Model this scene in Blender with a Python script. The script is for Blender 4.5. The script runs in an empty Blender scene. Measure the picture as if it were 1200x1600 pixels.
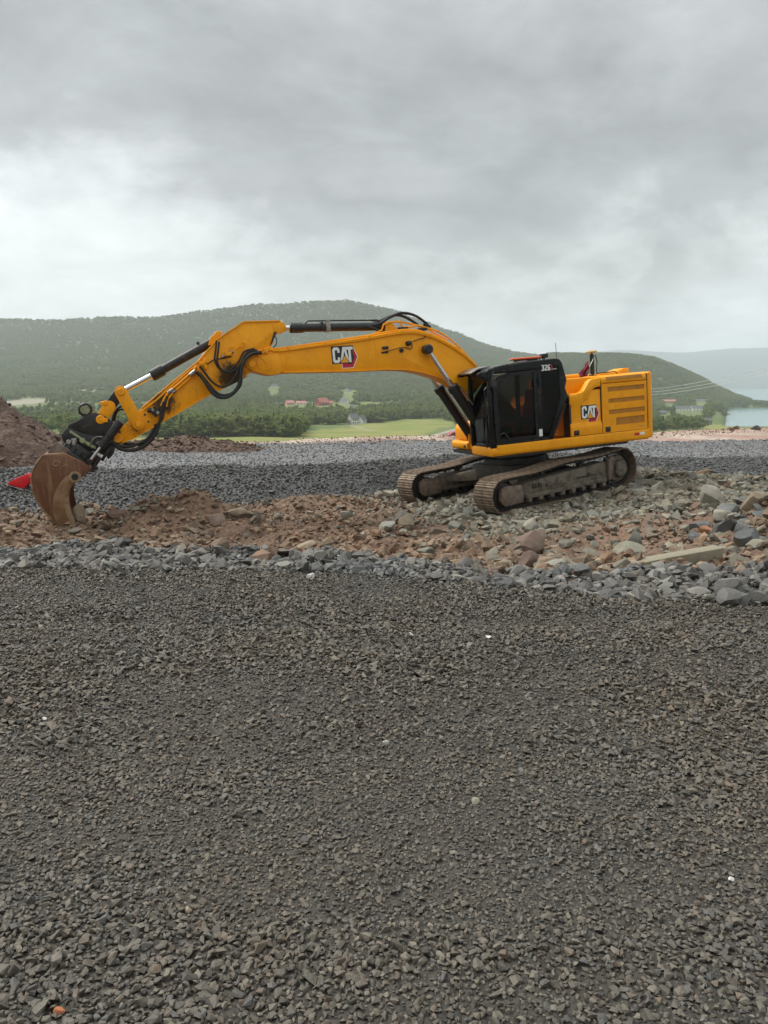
import bpy, bmesh, math, random
import numpy as np
from mathutils import Vector, Matrix

# ------------------------------------------------------------------ camera, sky, sun, exposure
SC = bpy.context.scene
COL = SC.collection
PITCH = math.atan(203.0 / 1200.0)
CAMZ = 1.6
cam_data = bpy.data.cameras.new('camera')
cam_data.sensor_fit = 'VERTICAL'
cam_data.sensor_height = 32.0
cam_data.lens = 24.0
cam_data.clip_start = 0.05
cam_data.clip_end = 40000.0
cam = bpy.data.objects.new('camera', cam_data)
COL.objects.link(cam)
cam.location = (0, 0, CAMZ)
cam.rotation_euler = (math.pi / 2 - PITCH, 0, 0)
SC.camera = cam

SUN_EL, SUN_AZ = math.radians(52), math.radians(-62)      # azimuth measured from +Y towards +X
sun_dir = Vector((math.cos(SUN_EL) * math.sin(SUN_AZ), math.cos(SUN_EL) * math.cos(SUN_AZ), math.sin(SUN_EL)))
sun_data = bpy.data.lights.new('sun', 'SUN')
sun_data.energy = 1.5
sun_data.angle = math.radians(28)
sun_data.color = (1.0, 0.97, 0.92)
sun = bpy.data.objects.new('sun', sun_data)
COL.objects.link(sun)
sun.rotation_euler = (-sun_dir).to_track_quat('-Z', 'Y').to_euler()

SC.view_settings.view_transform = 'Standard'
SC.view_settings.look = 'None'
SC.view_settings.exposure = 1.2
SC.view_settings.gamma = 1.0
SC.view_settings.use_curve_mapping = False
SC.render.engine = 'CYCLES'
SC.cycles.use_denoising = True
SC.cycles.max_bounces = 8
SC.cycles.transparent_max_bounces = 12
SC.cycles.volume_bounces = 1


class NT:
    """small helper for wiring a node tree"""
    def __init__(s, tree):
        s.t = tree
        s.n = tree.nodes
        s.l = tree.links

    def new(s, kind, **kw):
        n = s.n.new(kind)
        for k, v in kw.items():
            setattr(n, k, v)
        return n

    def link(s, a, b):
        s.l.new(a, b)

    def val(s, sock, v):
        if isinstance(v, bpy.types.NodeSocket):
            s.link(v, sock)
        else:
            sock.default_value = v

    def math(s, op, a, b=0.0, c=0.0, clamp=False):
        n = s.new('ShaderNodeMath', operation=op)
        n.use_clamp = clamp
        s.val(n.inputs[0], a)
        s.val(n.inputs[1], b)
        s.val(n.inputs[2], c)
        return n.outputs[0]

    def noise(s, vec, scale, detail=4.0, rough=0.55, dist=0.0):
        n = s.new('ShaderNodeTexNoise')
        if vec is not None:
            s.link(vec, n.inputs['Vector'])
        n.inputs['Scale'].default_value = scale
        n.inputs['Detail'].default_value = detail
        n.inputs['Roughness'].default_value = rough
        n.inputs['Distortion'].default_value = dist
        return n.outputs['Fac']

    def ramp(s, fac, stops, interp='LINEAR'):
        n = s.new('ShaderNodeValToRGB')
        cr = n.color_ramp
        cr.interpolation = interp
        while len(cr.elements) < len(stops):
            cr.elements.new(0.5)
        for e, (p, c) in zip(cr.elements, stops):
            e.position = p
            e.color = (c[0], c[1], c[2], 1) if not isinstance(c, (int, float)) else (c, c, c, 1)
        s.link(fac, n.inputs[0])
        return n.outputs['Color']

    def mix(s, fac, a, b, blend='MIX'):
        n = s.new('ShaderNodeMix', data_type='RGBA', blend_type=blend)
        s.val(n.inputs[0], fac)
        for sock, v in ((n.inputs[6], a), (n.inputs[7], b)):
            if isinstance(v, bpy.types.NodeSocket):
                s.link(v, sock)
            else:
                sock.default_value = (v[0], v[1], v[2], 1)
        return n.outputs[2]

    def smooth(s, x, lo, hi):
        n = s.new('ShaderNodeMapRange', interpolation_type='SMOOTHSTEP')
        s.val(n.inputs[0], x)
        n.inputs[1].default_value = lo
        n.inputs[2].default_value = hi
        return n.outputs[0]


world = bpy.data.worlds.new('World')
SC.world = world
world.use_nodes = True
W = NT(world.node_tree)
W.n.clear()
out = W.new('ShaderNodeOutputWorld')
sky = W.new('ShaderNodeTexSky', sky_type='NISHITA')
sky.sun_disc = False
sky.sun_elevation = SUN_EL
sky.sun_rotation = SUN_AZ
bg_sky = W.new('ShaderNodeBackground')
W.link(sky.outputs[0], bg_sky.inputs['Color'])
bg_sky.inputs['Strength'].default_value = 0.1
tc = W.new('ShaderNodeTexCoord')
sep = W.new('ShaderNodeSeparateXYZ')
W.link(tc.outputs['Generated'], sep.inputs[0])
dx, dy, dz = sep.outputs[0], sep.outputs[1], sep.outputs[2]
zc = W.math('MAXIMUM', dz, 0.0)
den = W.math('ADD', zc, 0.30)
cmb = W.new('ShaderNodeCombineXYZ')
W.link(W.math('DIVIDE', dx, den), cmb.inputs[0])
W.link(W.math('DIVIDE', dy, den), cmb.inputs[1])
cmb.inputs[2].default_value = 3.7
cv = cmb.outputs[0]
n_big = W.noise(cv, 0.9, 3.0, 0.5, 0.6)
n_mid = W.noise(cv, 1.7, 7.0, 0.58, 0.7)
n_fine = W.noise(cv, 4.5, 9.0, 0.62, 0.4)
# direction-space billows for the low bank of cloud on both horizons
sc3 = W.new('ShaderNodeVectorMath', operation='MULTIPLY')
W.link(tc.outputs['Generated'], sc3.inputs[0])
sc3.inputs[1].default_value = (1.0, 1.0, 1.9)
n_dir = W.noise(sc3.outputs[0], 3.4, 9.0, 0.60, 0.55)
n_puff = W.noise(sc3.outputs[0], 9.0, 8.0, 0.62, 0.3)
# height in the sky, warped by the clouds
warp = W.math('MULTIPLY_ADD', W.math('SUBTRACT', n_mid, 0.5), 0.26, zc)
warp = W.math('MULTIPLY_ADD', W.math('SUBTRACT', n_dir, 0.5), 0.42, warp)
warp = W.math('MULTIPLY_ADD', W.math('SUBTRACT', n_puff, 0.5), 0.17, warp)
# the overcast is thinner towards both sides of the view, thickest just right of its middle
az = W.math('SUBTRACT', dx, 0.12)
side = W.math('MULTIPLY', W.math('MULTIPLY', az, az), 0.55)
warp = W.math('SUBTRACT', warp, W.math('MINIMUM', side, 0.12))
warp = W.math('MULTIPLY_ADD', W.math('MINIMUM', W.math('MAXIMUM', dx, -0.4), 0.4), 0.05, W.math('ADD', warp, 0.022))
lum = W.ramp(warp, [(0.0, 0.435), (0.06, 0.395), (0.12, 0.325), (0.185, 0.232), (0.30, 0.178), (0.62, 0.35), (1.0, 0.75)])
det = W.math('MULTIPLY_ADD', W.math('SUBTRACT', n_fine, 0.5), 0.60, 1.0)
det2 = W.math('MULTIPLY_ADD', W.math('SUBTRACT', n_big, 0.5), 0.35, 1.0)
tot = W.math('MULTIPLY', det, det2)
tint = W.ramp(n_mid, [(0.3, (0.95, 1.0, 0.99)), (0.7, (0.97, 1.0, 1.01))])
m1 = W.new('ShaderNodeMix', data_type='RGBA', blend_type='MULTIPLY')
m1.inputs[0].default_value = 1.0
W.link(lum, m1.inputs[6])
W.link(tint, m1.inputs[7])
vs = W.new('ShaderNodeVectorMath', operation='SCALE')
W.link(m1.outputs[2], vs.inputs[0])
W.link(tot, vs.inputs['Scale'])
bg_cl = W.new('ShaderNodeBackground')
W.link(vs.outputs[0], bg_cl.inputs['Color'])
bg_cl.inputs['Strength'].default_value = 1.0
mx = W.new('ShaderNodeMixShader')
mx.inputs[0].default_value = 0.96
W.link(bg_sky.outputs[0], mx.inputs[1])
W.link(bg_cl.outputs[0], mx.inputs[2])
W.link(mx.outputs[0], out.inputs['Surface'])

# ------------------------------------------------------------------ helpers
random.seed(7)
RNG = np.random.default_rng(11)


def _hash(ix, iy, seed):
    h = (ix.astype(np.int64) * 374761393 + iy.astype(np.int64) * 668265263 + seed * 1442695041) & 0x7fffffff
    h = ((h ^ (h >> 13)) * 1274126177) & 0x7fffffff
    h = h ^ (h >> 16)
    return (h & 0xffff) / 65535.0


def vnoise(x, y, seed=0):
    ix, iy = np.floor(x), np.floor(y)
    fx, fy = x - ix, y - iy
    fx = fx * fx * (3 - 2 * fx)
    fy = fy * fy * (3 - 2 * fy)
    a = _hash(ix, iy, seed)
    b = _hash(ix + 1, iy, seed)
    c = _hash(ix, iy + 1, seed)
    d = _hash(ix + 1, iy + 1, seed)
    return (a * (1 - fx) + b * fx) * (1 - fy) + (c * (1 - fx) + d * fx) * fy


def fbm(x, y, oct=4, seed=0, gain=0.5):
    s, a, t = 0.0, 1.0, 0.0
    for i in range(oct):
        s = s + a * vnoise(x * 2 ** i + 17.3 * i, y * 2 ** i - 9.1 * i, seed + i)
        t += a
        a *= gain
    return s / t


def sstep(x, a, b):
    t = np.clip((x - a) / (b - a), 0, 1)
    return t * t * (3 - 2 * t)


def tag(o, label=None, cat=None, group=None, kind=None):
    if label: o['label'] = label
    if cat: o['category'] = cat
    if group: o['group'] = group
    if kind: o['kind'] = kind
    return o


def empty(name, loc=(0, 0, 0), parent=None):
    o = bpy.data.objects.new(name, None)
    o.empty_display_size = 0.3
    COL.objects.link(o)
    o.location = loc
    if parent: o.parent = parent
    return o


def link(name, me, parent=None, loc=None):
    o = bpy.data.objects.new(name, me)
    COL.objects.link(o)
    if parent is not None: o.parent = parent
    if loc is not None: o.location = loc
    return o


def fast_mesh(name, V, F, mats, mi=None, attr=None, smooth=False):
    """V (n,3), F (m,3) or (m,4) arrays"""
    me = bpy.data.meshes.new(name)
    V = np.asarray(V, dtype=np.float32)
    F = np.asarray(F, dtype=np.int32)
    k = F.shape[1]
    me.vertices.add(len(V))
    me.vertices.foreach_set('co', V.ravel())
    me.loops.add(F.size)
    me.loops.foreach_set('vertex_index', F.ravel())
    me.polygons.add(len(F))
    me.polygons.foreach_set('loop_start', np.arange(0, F.size, k, dtype=np.int32))
    me.polygons.foreach_set('loop_total', np.full(len(F), k, dtype=np.int32))
    for m in mats: me.materials.append(m)
    if mi is not None: me.polygons.foreach_set('material_index', np.asarray(mi, dtype=np.int32))
    me.polygons.foreach_set('use_smooth', np.full(len(F), smooth, dtype=bool))
    if attr is not None:
        for nm, arr in attr.items():
            a = me.attributes.new(nm, 'FLOAT_COLOR', 'POINT')
            b = np.ones((len(V), 4), dtype=np.float32)
            b[:, :arr.shape[1]] = arr
            a.data.foreach_set('color', b.ravel())
    me.update(calc_edges=True)
    me.validate()
    return me


# geometry builders: each returns (verts, faces)
def _from_bm(bm, R=None, t=None):
    bmesh.ops.recalc_face_normals(bm, faces=bm.faces[:])
    bm.verts.index_update()
    vs_ = [tuple(v.co) for v in bm.verts]
    fs_ = [[v.index for v in f.verts] for f in bm.faces]
    bm.free()
    if R is not None or t is not None:
        Rm = R if R is not None else Matrix.Identity(3)
        tv = Vector(t) if t is not None else Vector((0, 0, 0))
        vs_ = [tuple(Rm @ Vector(v) + tv) for v in vs_]
    return vs_, fs_


def _bevel(bm, bev, seg=2, ang=25):
    if bev <= 0: return
    es = [e for e in bm.edges if len(e.link_faces) == 2 and e.calc_face_angle(0) > math.radians(ang)]
    if es:
        bmesh.ops.bevel(bm, geom=es, offset=bev, segments=seg, profile=0.5, affect='EDGES', clamp_overlap=True)


def g_box(c, s, R=None, bev=0.0, seg=2):
    bm = bmesh.new()
    bmesh.ops.create_cube(bm, size=1.0)
    for v in bm.verts: v.co = Vector((v.co.x * s[0], v.co.y * s[1], v.co.z * s[2]))
    _bevel(bm, bev, seg)
    return _from_bm(bm, R, c)


def bb(x0, x1, y0, y1, z0, z1, bev=0.0, seg=2):
    return g_box(((x0 + x1) / 2, (y0 + y1) / 2, (z0 + z1) / 2), (abs(x1 - x0), abs(y1 - y0), abs(z1 - z0)), None, bev, seg)


def g_prism(poly, a, b, axis='y', bev=0.0, seg=2, ang=25):
    bm = bmesh.new()
    def P(p, t):
        return {'y': (p[0], t, p[1]), 'x': (t, p[0], p[1]), 'z': (p[0], p[1], t)}[axis]
    lo = [bm.verts.new(P(p, a)) for p in poly]
    hi = [bm.verts.new(P(p, b)) for p in poly]
    n = len(poly)
    bm.faces.new(lo)
    bm.faces.new(list(reversed(hi)))
    for i in range(n):
        bm.faces.new((lo[i], hi[i], hi[(i + 1) % n], lo[(i + 1) % n]))
    bmesh.ops.recalc_face_normals(bm, faces=bm.faces[:])
    _bevel(bm, bev, seg, ang)
    return _from_bm(bm)


def _frame(d):
    d = Vector(d).normalized()
    u = d.cross(Vector((0, 0, 1)))
    if u.length < 1e-3: u = d.cross(Vector((0, 1, 0)))
    u.normalize()
    return d, u, d.cross(u)


def g_rev(p0, axis, prof, n=16):
    """lathe: prof = [(t, r), ...] along axis from p0, ends capped"""
    d, u, w = _frame(axis)
    p0 = Vector(p0)
    vs_, fs_ = [], []
    for t, r in prof:
        for i in range(n):
            a = 2 * math.pi * i / n
            vs_.append(tuple(p0 + d * t + (u * math.cos(a) + w * math.sin(a)) * r))
    for k in range(len(prof) - 1):
        for i in range(n):
            j = (i + 1) % n
            fs_.append([k * n + i, k * n + j, (k + 1) * n + j, (k + 1) * n + i])
    fs_.append(list(range(n))[::-1])
    fs_.append([(len(prof) - 1) * n + i for i in range(n)])
    return vs_, fs_


def g_cyl(p0, p1, r, n=16, bev=0.0):
    p0, p1 = Vector(p0), Vector(p1)
    L = (p1 - p0).length
    prof = [(0, r), (L, r)] if bev <= 0 else [(0, r - bev), (bev, r), (L - bev, r), (L, r - bev)]
    return g_rev(p0, p1 - p0, prof, n)


def catmull(pts, k=5):
    P = [Vector(p) for p in pts]
    P = [P[0] * 2 - P[1]] + P + [P[-1] * 2 - P[-2]]
    o = []
    for i in range(1, len(P) - 2):
        for j in range(k):
            t = j / k
            a, b, c, d = P[i - 1], P[i], P[i + 1], P[i + 2]
            o.append(0.5 * ((2 * b) + (c - a) * t + (2 * a - 5 * b + 4 * c - d) * t * t + (3 * b - 3 * c + d - a) * t ** 3))
    o.append(P[-2])
    return o


def g_tube(pts, r, n=8, smooth=True, k=5):
    P = catmull(pts, k) if smooth and len(pts) > 2 else [Vector(p) for p in pts]
    vs_, fs_ = [], []
    d0 = (P[1] - P[0]).normalized()
    _, u, w = _frame(d0)
    for i, p in enumerate(P):
        d = (P[min(i + 1, len(P) - 1)] - P[max(i - 1, 0)]).normalized()
        u = (u - d * u.dot(d)).normalized()
        w = d.cross(u)
        for j in range(n):
            a = 2 * math.pi * j / n
            vs_.append(tuple(p + (u * math.cos(a) + w * math.sin(a)) * r))
    for i in range(len(P) - 1):
        for j in range(n):
            q = (j + 1) % n
            fs_.append([i * n + j, i * n + q, (i + 1) * n + q, (i + 1) * n + j])
    fs_.append(list(range(n))[::-1])
    fs_.append([(len(P) - 1) * n + j for j in range(n)])
    return vs_, fs_


def xf(g, R=None, t=(0, 0, 0), piv=(0, 0, 0)):
    R = R or Matrix.Identity(3)
    pv = Vector(piv)
    return [tuple(R @ (Vector(v) - pv) + pv + Vector(t)) for v in g[0]], g[1]


def mk(name, geos, mat, parent=None, ang=35, loc=None):
    """join geometries (each (v,f) or ((v,f), slot)) into one mesh object"""
    mats = mat if isinstance(mat, (list, tuple)) else [mat]
    V, F, MI = [], [], []
    for g in geos:
        mi = 0
        if isinstance(g[1], int): g, mi = g
        b = len(V)
        V += g[0]
        F += [[i + b for i in f] for f in g[1]]
        MI += [mi] * len(g[1])
    me = bpy.data.meshes.new(name)
    me.from_pydata(V, [], F)
    for m in mats: me.materials.append(m)
    me.polygons.foreach_set('material_index', MI)
    me.polygons.foreach_set('use_smooth', [True] * len(F))
    me.set_sharp_from_angle(angle=math.radians(ang))
    me.update()
    return link(name, me, parent, loc)


# ------------------------------------------------------------------ materials
def new_mat(name):
    m = bpy.data.materials.new(name)
    m.use_nodes = True
    N = NT(m.node_tree)
    N.n.clear()
    o = N.new('ShaderNodeOutputMaterial')
    b = N.new('ShaderNodeBsdfPrincipled')
    N.link(b.outputs[0], o.inputs[0])
    t = N.new('ShaderNodeTexCoord')
    return m, N, b, t.outputs['Object'], o


def pm(name, col, rough=0.5, metal=0.0, col2=None, ns=6.0, lo=0.45, hi=0.65, det=5.0, bump=0.0, bs=60.0, coat=0.0, spec=0.5, rvar=0.12):
    m, N, b, oc, _ = new_mat(name)
    f = N.noise(oc, ns, det, 0.6, 0.3)
    if col2 is not None:
        c = N.mix(N.smooth(f, lo, hi), col, col2)
        N.link(c, b.inputs['Base Color'])
    else:
        f2 = N.noise(oc, ns, det, 0.6)
        c = N.mix(f2, [x * 0.86 for x in col], [min(1, x * 1.12) for x in col])
        N.link(c, b.inputs['Base Color'])
    r = N.math('MULTIPLY_ADD', N.math('SUBTRACT', f, 0.5), rvar * 2, rough, clamp=True)
    N.link(r, b.inputs['Roughness'])
    b.inputs['Metallic'].default_value = metal
    b.inputs['Specular IOR Level'].default_value = spec
    b.inputs['Coat Weight'].default_value = coat
    b.inputs['Coat Roughness'].default_value = 0.15
    if bump > 0:
        bp = N.new('ShaderNodeBump')
        bp.inputs['Strength'].default_value = bump
        bp.inputs['Distance'].default_value = 0.02
        N.link(N.noise(oc, bs, 5.0, 0.6), bp.inputs['Height'])
        N.link(bp.outputs[0], b.inputs['Normal'])
    return m


def paint_mat(name, stains=(), wear=0.5, grime=0.5):
    """machine yellow with road dust, scratches and grease patches at the given places"""
    m, N, b, oc, _ = new_mat(name)
    yel = (0.92, 0.37, 0.003)
    n1 = N.noise(oc, 2.2, 6.0, 0.6, 0.4)
    n2 = N.noise(oc, 14.0, 6.0, 0.65)
    n3 = N.noise(oc, 60.0, 3.0, 0.6)
    c = N.mix(N.smooth(n1, 0.3, 0.75), yel, (0.82, 0.315, 0.004))
    st = N.new('ShaderNodeMapping')
    st.inputs['Scale'].default_value = (7.0, 7.0, .8)
    N.link(oc, st.inputs['Vector'])
    n4 = N.noise(st.outputs[0], 1.7, 6.0, 0.65)
    c = N.mix(N.math('MULTIPLY', N.smooth(n4, .52, .72), min(.5, grime * .3)), c, (0.55, 0.225, 0.012))
    dust = N.math('MULTIPLY', N.smooth(n2, 0.55, 0.78), grime * 0.55)
    c = N.mix(dust, c, (0.30, 0.17, 0.055))
    chips = N.math('MULTIPLY', N.smooth(N.math('MULTIPLY', n2, N.math('ADD', n3, 0.35)), 0.60, 0.68), wear)
    c = N.mix(chips, c, (0.10, 0.055, 0.03))
    gr = None
    for (px, py, pz, rr, soft) in stains:
        vd = N.new('ShaderNodeVectorMath', operation='DISTANCE')
        N.link(oc, vd.inputs[0])
        vd.inputs[1].default_value = (px, py, pz)
        d = N.math('ADD', vd.outputs['Value'], N.math('MULTIPLY', N.math('SUBTRACT', n2, 0.5), 0.35))
        d = N.math('ADD', d, N.math('MULTIPLY', N.math('SUBTRACT', n1, 0.5), 0.5))
        s = N.math('SUBTRACT', 1.0, N.smooth(d, rr - soft, rr + soft))
        gr = s if gr is None else N.math('MAXIMUM', gr, s)
    if gr is not None:
        c = N.mix(N.math('MULTIPLY', gr, 0.93), c, (0.022, 0.018, 0.014))
    N.link(c, b.inputs['Base Color'])
    r = N.math('ADD', 0.34, N.math('MULTIPLY', n2, 0.25))
    N.link(r, b.inputs['Roughness'])
    b.inputs['Specular IOR Level'].default_value = 0.28
    return m


M = {}
M['paint'] = paint_mat('yellow_paint', (), 0.45, 0.55)
M['paint_boom'] = paint_mat('yellow_boom_paint', (), 0.5, 0.5)
M['paint_stick'] = paint_mat('yellow_stick_paint', [(6.22, 0.2, 3.16, 0.27, 0.10), (7.58, 0.2, 2.76, 0.20, 0.10), (8.15, 0.2, 2.36, 0.10, 0.12)], 1.0, 1.2)
M['paint_link'] = paint_mat('worn_yellow_paint', [(8.36, 0.0, 3.05, 0.12, 0.1)], 1.4, 1.8)
M['black'] = pm('black_paint', (0.012, 0.012, 0.013), 0.38, col2=(0.03, 0.028, 0.026), ns=9, lo=0.5, hi=0.8)
M['cabblack'] = pm('cab_black', (0.007, 0.007, 0.008), 0.25, col2=(0.012, 0.012, 0.012), ns=5, spec=0.25)
M['rubber'] = pm('rubber', (0.012, 0.012, 0.012), 0.6, col2=(0.05, 0.045, 0.04), ns=12, lo=0.6, hi=0.8)
M['grimy'] = pm('grimy_black_steel', (0.014, 0.013, 0.012), 0.5, col2=(0.06, 0.045, 0.035), ns=7, lo=0.5, hi=0.75, bump=0.2)
M['chrome'] = pm('chrome', (0.62, 0.62, 0.63), 0.16, metal=1.0)
M['steel'] = pm('bare_steel', (0.33, 0.32, 0.31), 0.4, metal=0.9, col2=(0.2, 0.15, 0.1), ns=20)
M['shoe'] = pm('track_steel', (0.25, 0.19, 0.135), 0.55, metal=0.3, col2=(0.15, 0.10, 0.066), ns=9, lo=0.38, hi=0.62, bump=0.3)
M['mud'] = pm('dried_mud', (0.165, 0.138, 0.102), 0.85, col2=(0.075, 0.061, 0.047), ns=6, lo=0.42, hi=0.66, bump=0.6, bs=26)
M['mud_brown'] = pm('brown_mud_steel', (0.19, 0.145, 0.11), 0.75, col2=(0.11, 0.074, 0.054), ns=8, lo=0.4, hi=0.66, bump=0.35, bs=40)
M['darksteel'] = pm('dark_mud_steel', (0.030, 0.027, 0.023), 0.65, col2=(0.085, 0.07, 0.055), ns=5, lo=0.5, hi=0.75, bump=0.3)
M['orange'] = pm('orange_plastic', (0.75, 0.10, 0.012), 0.3, coat=0.3)
M['white'] = pm('white_print', (0.80, 0.80, 0.78), 0.5)
M['printblack'] = pm('black_print', (0.012, 0.012, 0.013), 0.4)
M['printred'] = pm('red_print', (0.50, 0.008, 0.03), 0.4)
M['printyellow'] = pm('yellow_print', (0.80, 0.36, 0.02), 0.4)
M['seat'] = pm('seat_reflection_red', (0.30, 0.016, 0.03), 0.8)  # maroon stands in for the red reflection in the cab glass
M['interior'] = pm('interior_grey', (0.03, 0.03, 0.032), 0.7)
M['flag'] = pm('maroon_cloth', (0.16, 0.008, 0.025), 0.8, bump=0.2)
M['mint'] = pm('pale_green_paint', (0.28, 0.31, 0.17), 0.5, col2=(0.07, 0.06, 0.04), ns=14, lo=0.5, hi=0.68)
M['brass'] = pm('dull_yellow_disc', (0.45, 0.30, 0.08), 0.45)


def grille_mat():
    m, N, b, oc, _ = new_mat('perforated_yellow')
    ck = N.new('ShaderNodeTexChecker')
    N.link(oc, ck.inputs['Vector'])
    ck.inputs['Scale'].default_value = 55
    n2 = N.noise(oc, 9.0, 4.0)
    c = N.mix(N.math('MULTIPLY', ck.outputs['Fac'], 0.8), (0.56, 0.23, 0.010), (0.26, 0.10, 0.008))
    c = N.mix(N.math('MULTIPLY', N.smooth(n2, 0.5, 0.7), 0.5), c, (0.17, 0.09, 0.03))
    N.link(c, b.inputs['Base Color'])
    b.inputs['Roughness'].default_value = 0.6
    return m


M['grille'] = grille_mat()


def bucket_mat():
    m, N, b, oc, _ = new_mat('rusty_bucket_steel')
    n1 = N.noise(oc, 2.4, 6.0, 0.6, 0.5)
    n2 = N.noise(oc, 11.0, 6.0, 0.65)
    st = N.new('ShaderNodeMapping')
    st.inputs['Scale'].default_value = (9.0, 9.0, 1.0)
    N.link(oc, st.inputs['Vector'])
    n3 = N.noise(st.outputs[0], 1.6, 5.0, 0.6)
    c = N.mix(N.smooth(n1, 0.35, 0.65), (0.125, 0.046, 0.019), (0.19, 0.092, 0.04))
    c = N.mix(N.math('MULTIPLY', N.smooth(n3, 0.5, 0.72), 0.75), c, (0.25, 0.15, 0.075))
    c = N.mix(N.math('MULTIPLY', N.smooth(n2, 0.55, 0.75), 0.7), c, (0.07, 0.03, 0.018))
    N.link(c, b.inputs['Base Color'])
    b.inputs['Metallic'].default_value = 0.15
    N.link(N.math('ADD', 0.38, N.math('MULTIPLY', n2, 0.35)), b.inputs['Roughness'])
    bp = N.new('ShaderNodeBump')
    bp.inputs['Strength'].default_value = 0.3
    bp.inputs['Distance'].default_value = 0.02
    N.link(n2, bp.inputs['Height'])
    N.link(bp.outputs[0], b.inputs['Normal'])
    return m


M['bucket'] = bucket_mat()
M['bucketmid'] = pm('scuffed_bucket_steel', (0.25, 0.15, 0.078), 0.5, metal=0.2, col2=(0.16, 0.075, 0.035), ns=3, lo=0.4, hi=0.65, bump=0.2)
M['bucketpale'] = pm('worn_bucket_edge', (0.30, 0.205, 0.115), 0.55, metal=0.2, col2=(0.19, 0.105, 0.05), ns=5, lo=0.4, hi=0.65, bump=0.2)


def glass_mat(name, tint, base=0.05):
    m = bpy.data.materials.new(name)
    m.use_nodes = True
    N = NT(m.node_tree)
    N.n.clear()
    o = N.new('ShaderNodeOutputMaterial')
    tr = N.new('ShaderNodeBsdfTransparent')
    tr.inputs['Color'].default_value = (*tint, 1)
    gl = N.new('ShaderNodeBsdfGlossy')
    gl.inputs['Color'].default_value = (.8, .85, .82, 1)
    gl.inputs['Roughness'].default_value = 0.02
    lw = N.new('ShaderNodeFresnel')
    lw.inputs['IOR'].default_value = base
    mxs = N.new('ShaderNodeMixShader')
    N.link(lw.outputs[0], mxs.inputs[0])
    N.link(tr.outputs[0], mxs.inputs[1])
    N.link(gl.outputs[0], mxs.inputs[2])
    N.link(mxs.outputs[0], o.inputs[0])
    return m


M['glass'] = glass_mat('tinted_glass', (0.50, 0.47, 0.46), 1.22)
M['glassclear'] = glass_mat('windscreen_glass', (0.80, 0.84, 0.82), 1.6)


def stone_mat(name, cols, attr, rough=0.75, mott=(0.8, 1.25), bumps=0.35, bscale=22.0, amp=.9):
    """crushed stone: albedo varies per stone (tone attribute or object random), mottled by noise"""
    m, N, b, oc, _ = new_mat(name)
    geo = N.new('ShaderNodeNewGeometry')
    pos = geo.outputs['Position']
    if attr:
        a = N.new('ShaderNodeAttribute')
        a.attribute_name = 'tone'
        sp = N.new('ShaderNodeSeparateColor')
        N.link(a.outputs['Color'], sp.inputs[0])
        r1, r2 = sp.outputs[0], sp.outputs[1]
    else:
        oi = N.new('ShaderNodeObjectInfo')
        r1 = oi.outputs['Random']
        r2 = N.math('FRACT', N.math('MULTIPLY', r1, 37.17))
    k = len(cols)
    c = N.ramp(r1, [((i + 0.5) / k, cc) for i, cc in enumerate(cols)])
    sc = N.math('MULTIPLY_ADD', r2, mott[1] - mott[0], mott[0])
    n1 = N.noise(pos, bscale, 5.0, 0.65)
    sc = N.math('MULTIPLY', sc, N.math('MULTIPLY_ADD', n1, amp, 1 - amp * .5))
    n9 = N.noise(pos, .9, 4.0, 0.6, .5)
    c = N.mix(1.0, c, N.ramp(n9, [(.32, (.95, 1.0, 1.06)), (.5, (1, 1, 1)), (.68, (1.05, .99, .92))]), 'MULTIPLY')
    vsn = N.new('ShaderNodeVectorMath', operation='SCALE')
    N.link(c, vsn.inputs[0])
    N.link(sc, vsn.inputs['Scale'])
    N.link(vsn.outputs[0], b.inputs['Base Color'])
    N.link(N.math('MULTIPLY_ADD', n1, 0.3, rough - 0.15), b.inputs['Roughness'])
    bp = N.new('ShaderNodeBump')
    bp.inputs['Strength'].default_value = bumps
    bp.inputs['Distance'].default_value = 0.02
    N.link(N.noise(pos, bscale * 2.2, 5.0, 0.65), bp.inputs['Height'])
    N.link(bp.outputs[0], b.inputs['Normal'])
    return m


GREY = [(0.0643, 0.0562, 0.0444), (0.0956, 0.0825, 0.0634), (0.1151, 0.0994, 0.0755), (0.083, 0.074, 0.0598), (0.1289, 0.1106, 0.0843), (0.1025, 0.0854, 0.0626), (0.1464, 0.1275, 0.099), (0.1093, 0.0797, 0.0556), (0.0879, 0.0825, 0.0748)]
BLUE = [(0.1, 0.0955, 0.0876), (0.132, 0.1248, 0.112), (0.076, 0.0747, 0.0718), (0.16, 0.1502, 0.132), (0.108, 0.1055, 0.1019), (0.2, 0.1864, 0.1615), (0.12, 0.1063, 0.0861), (0.068, 0.0662, 0.0631)]
SLOPE_SHADE = [(0.078, 0.079, 0.0761), (0.0939, 0.094, 0.0891), (0.0676, 0.0687, 0.0678), (0.1114, 0.1106, 0.1028), (0.086, 0.0861, 0.0822)]  # pad slope stone, its shade put into a darker colour
CLAY = [(0.1785, 0.1106, 0.0679), (0.2231, 0.1452, 0.0894), (0.1339, 0.0795, 0.0513), (0.2142, 0.1572, 0.1035), (0.1517, 0.0907, 0.058), (0.2588, 0.1858, 0.1201), (0.1696, 0.1339, 0.0952)]
TAN = [(0.1806, 0.1632, 0.1193), (0.2226, 0.204, 0.1529), (0.1386, 0.1258, 0.0907), (0.168, 0.136, 0.0941), (0.1386, 0.136, 0.1134), (0.2688, 0.2465, 0.189), (0.1596, 0.153, 0.126)]
M['gravel'] = stone_mat('road_gravel', GREY, True, 0.62, (0.7, 1.3), 0.3, 40)
M['verge'] = stone_mat('blasted_grey_rock', BLUE, False, 0.7, (0.7, 1.3), 0.5, 9)
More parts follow.
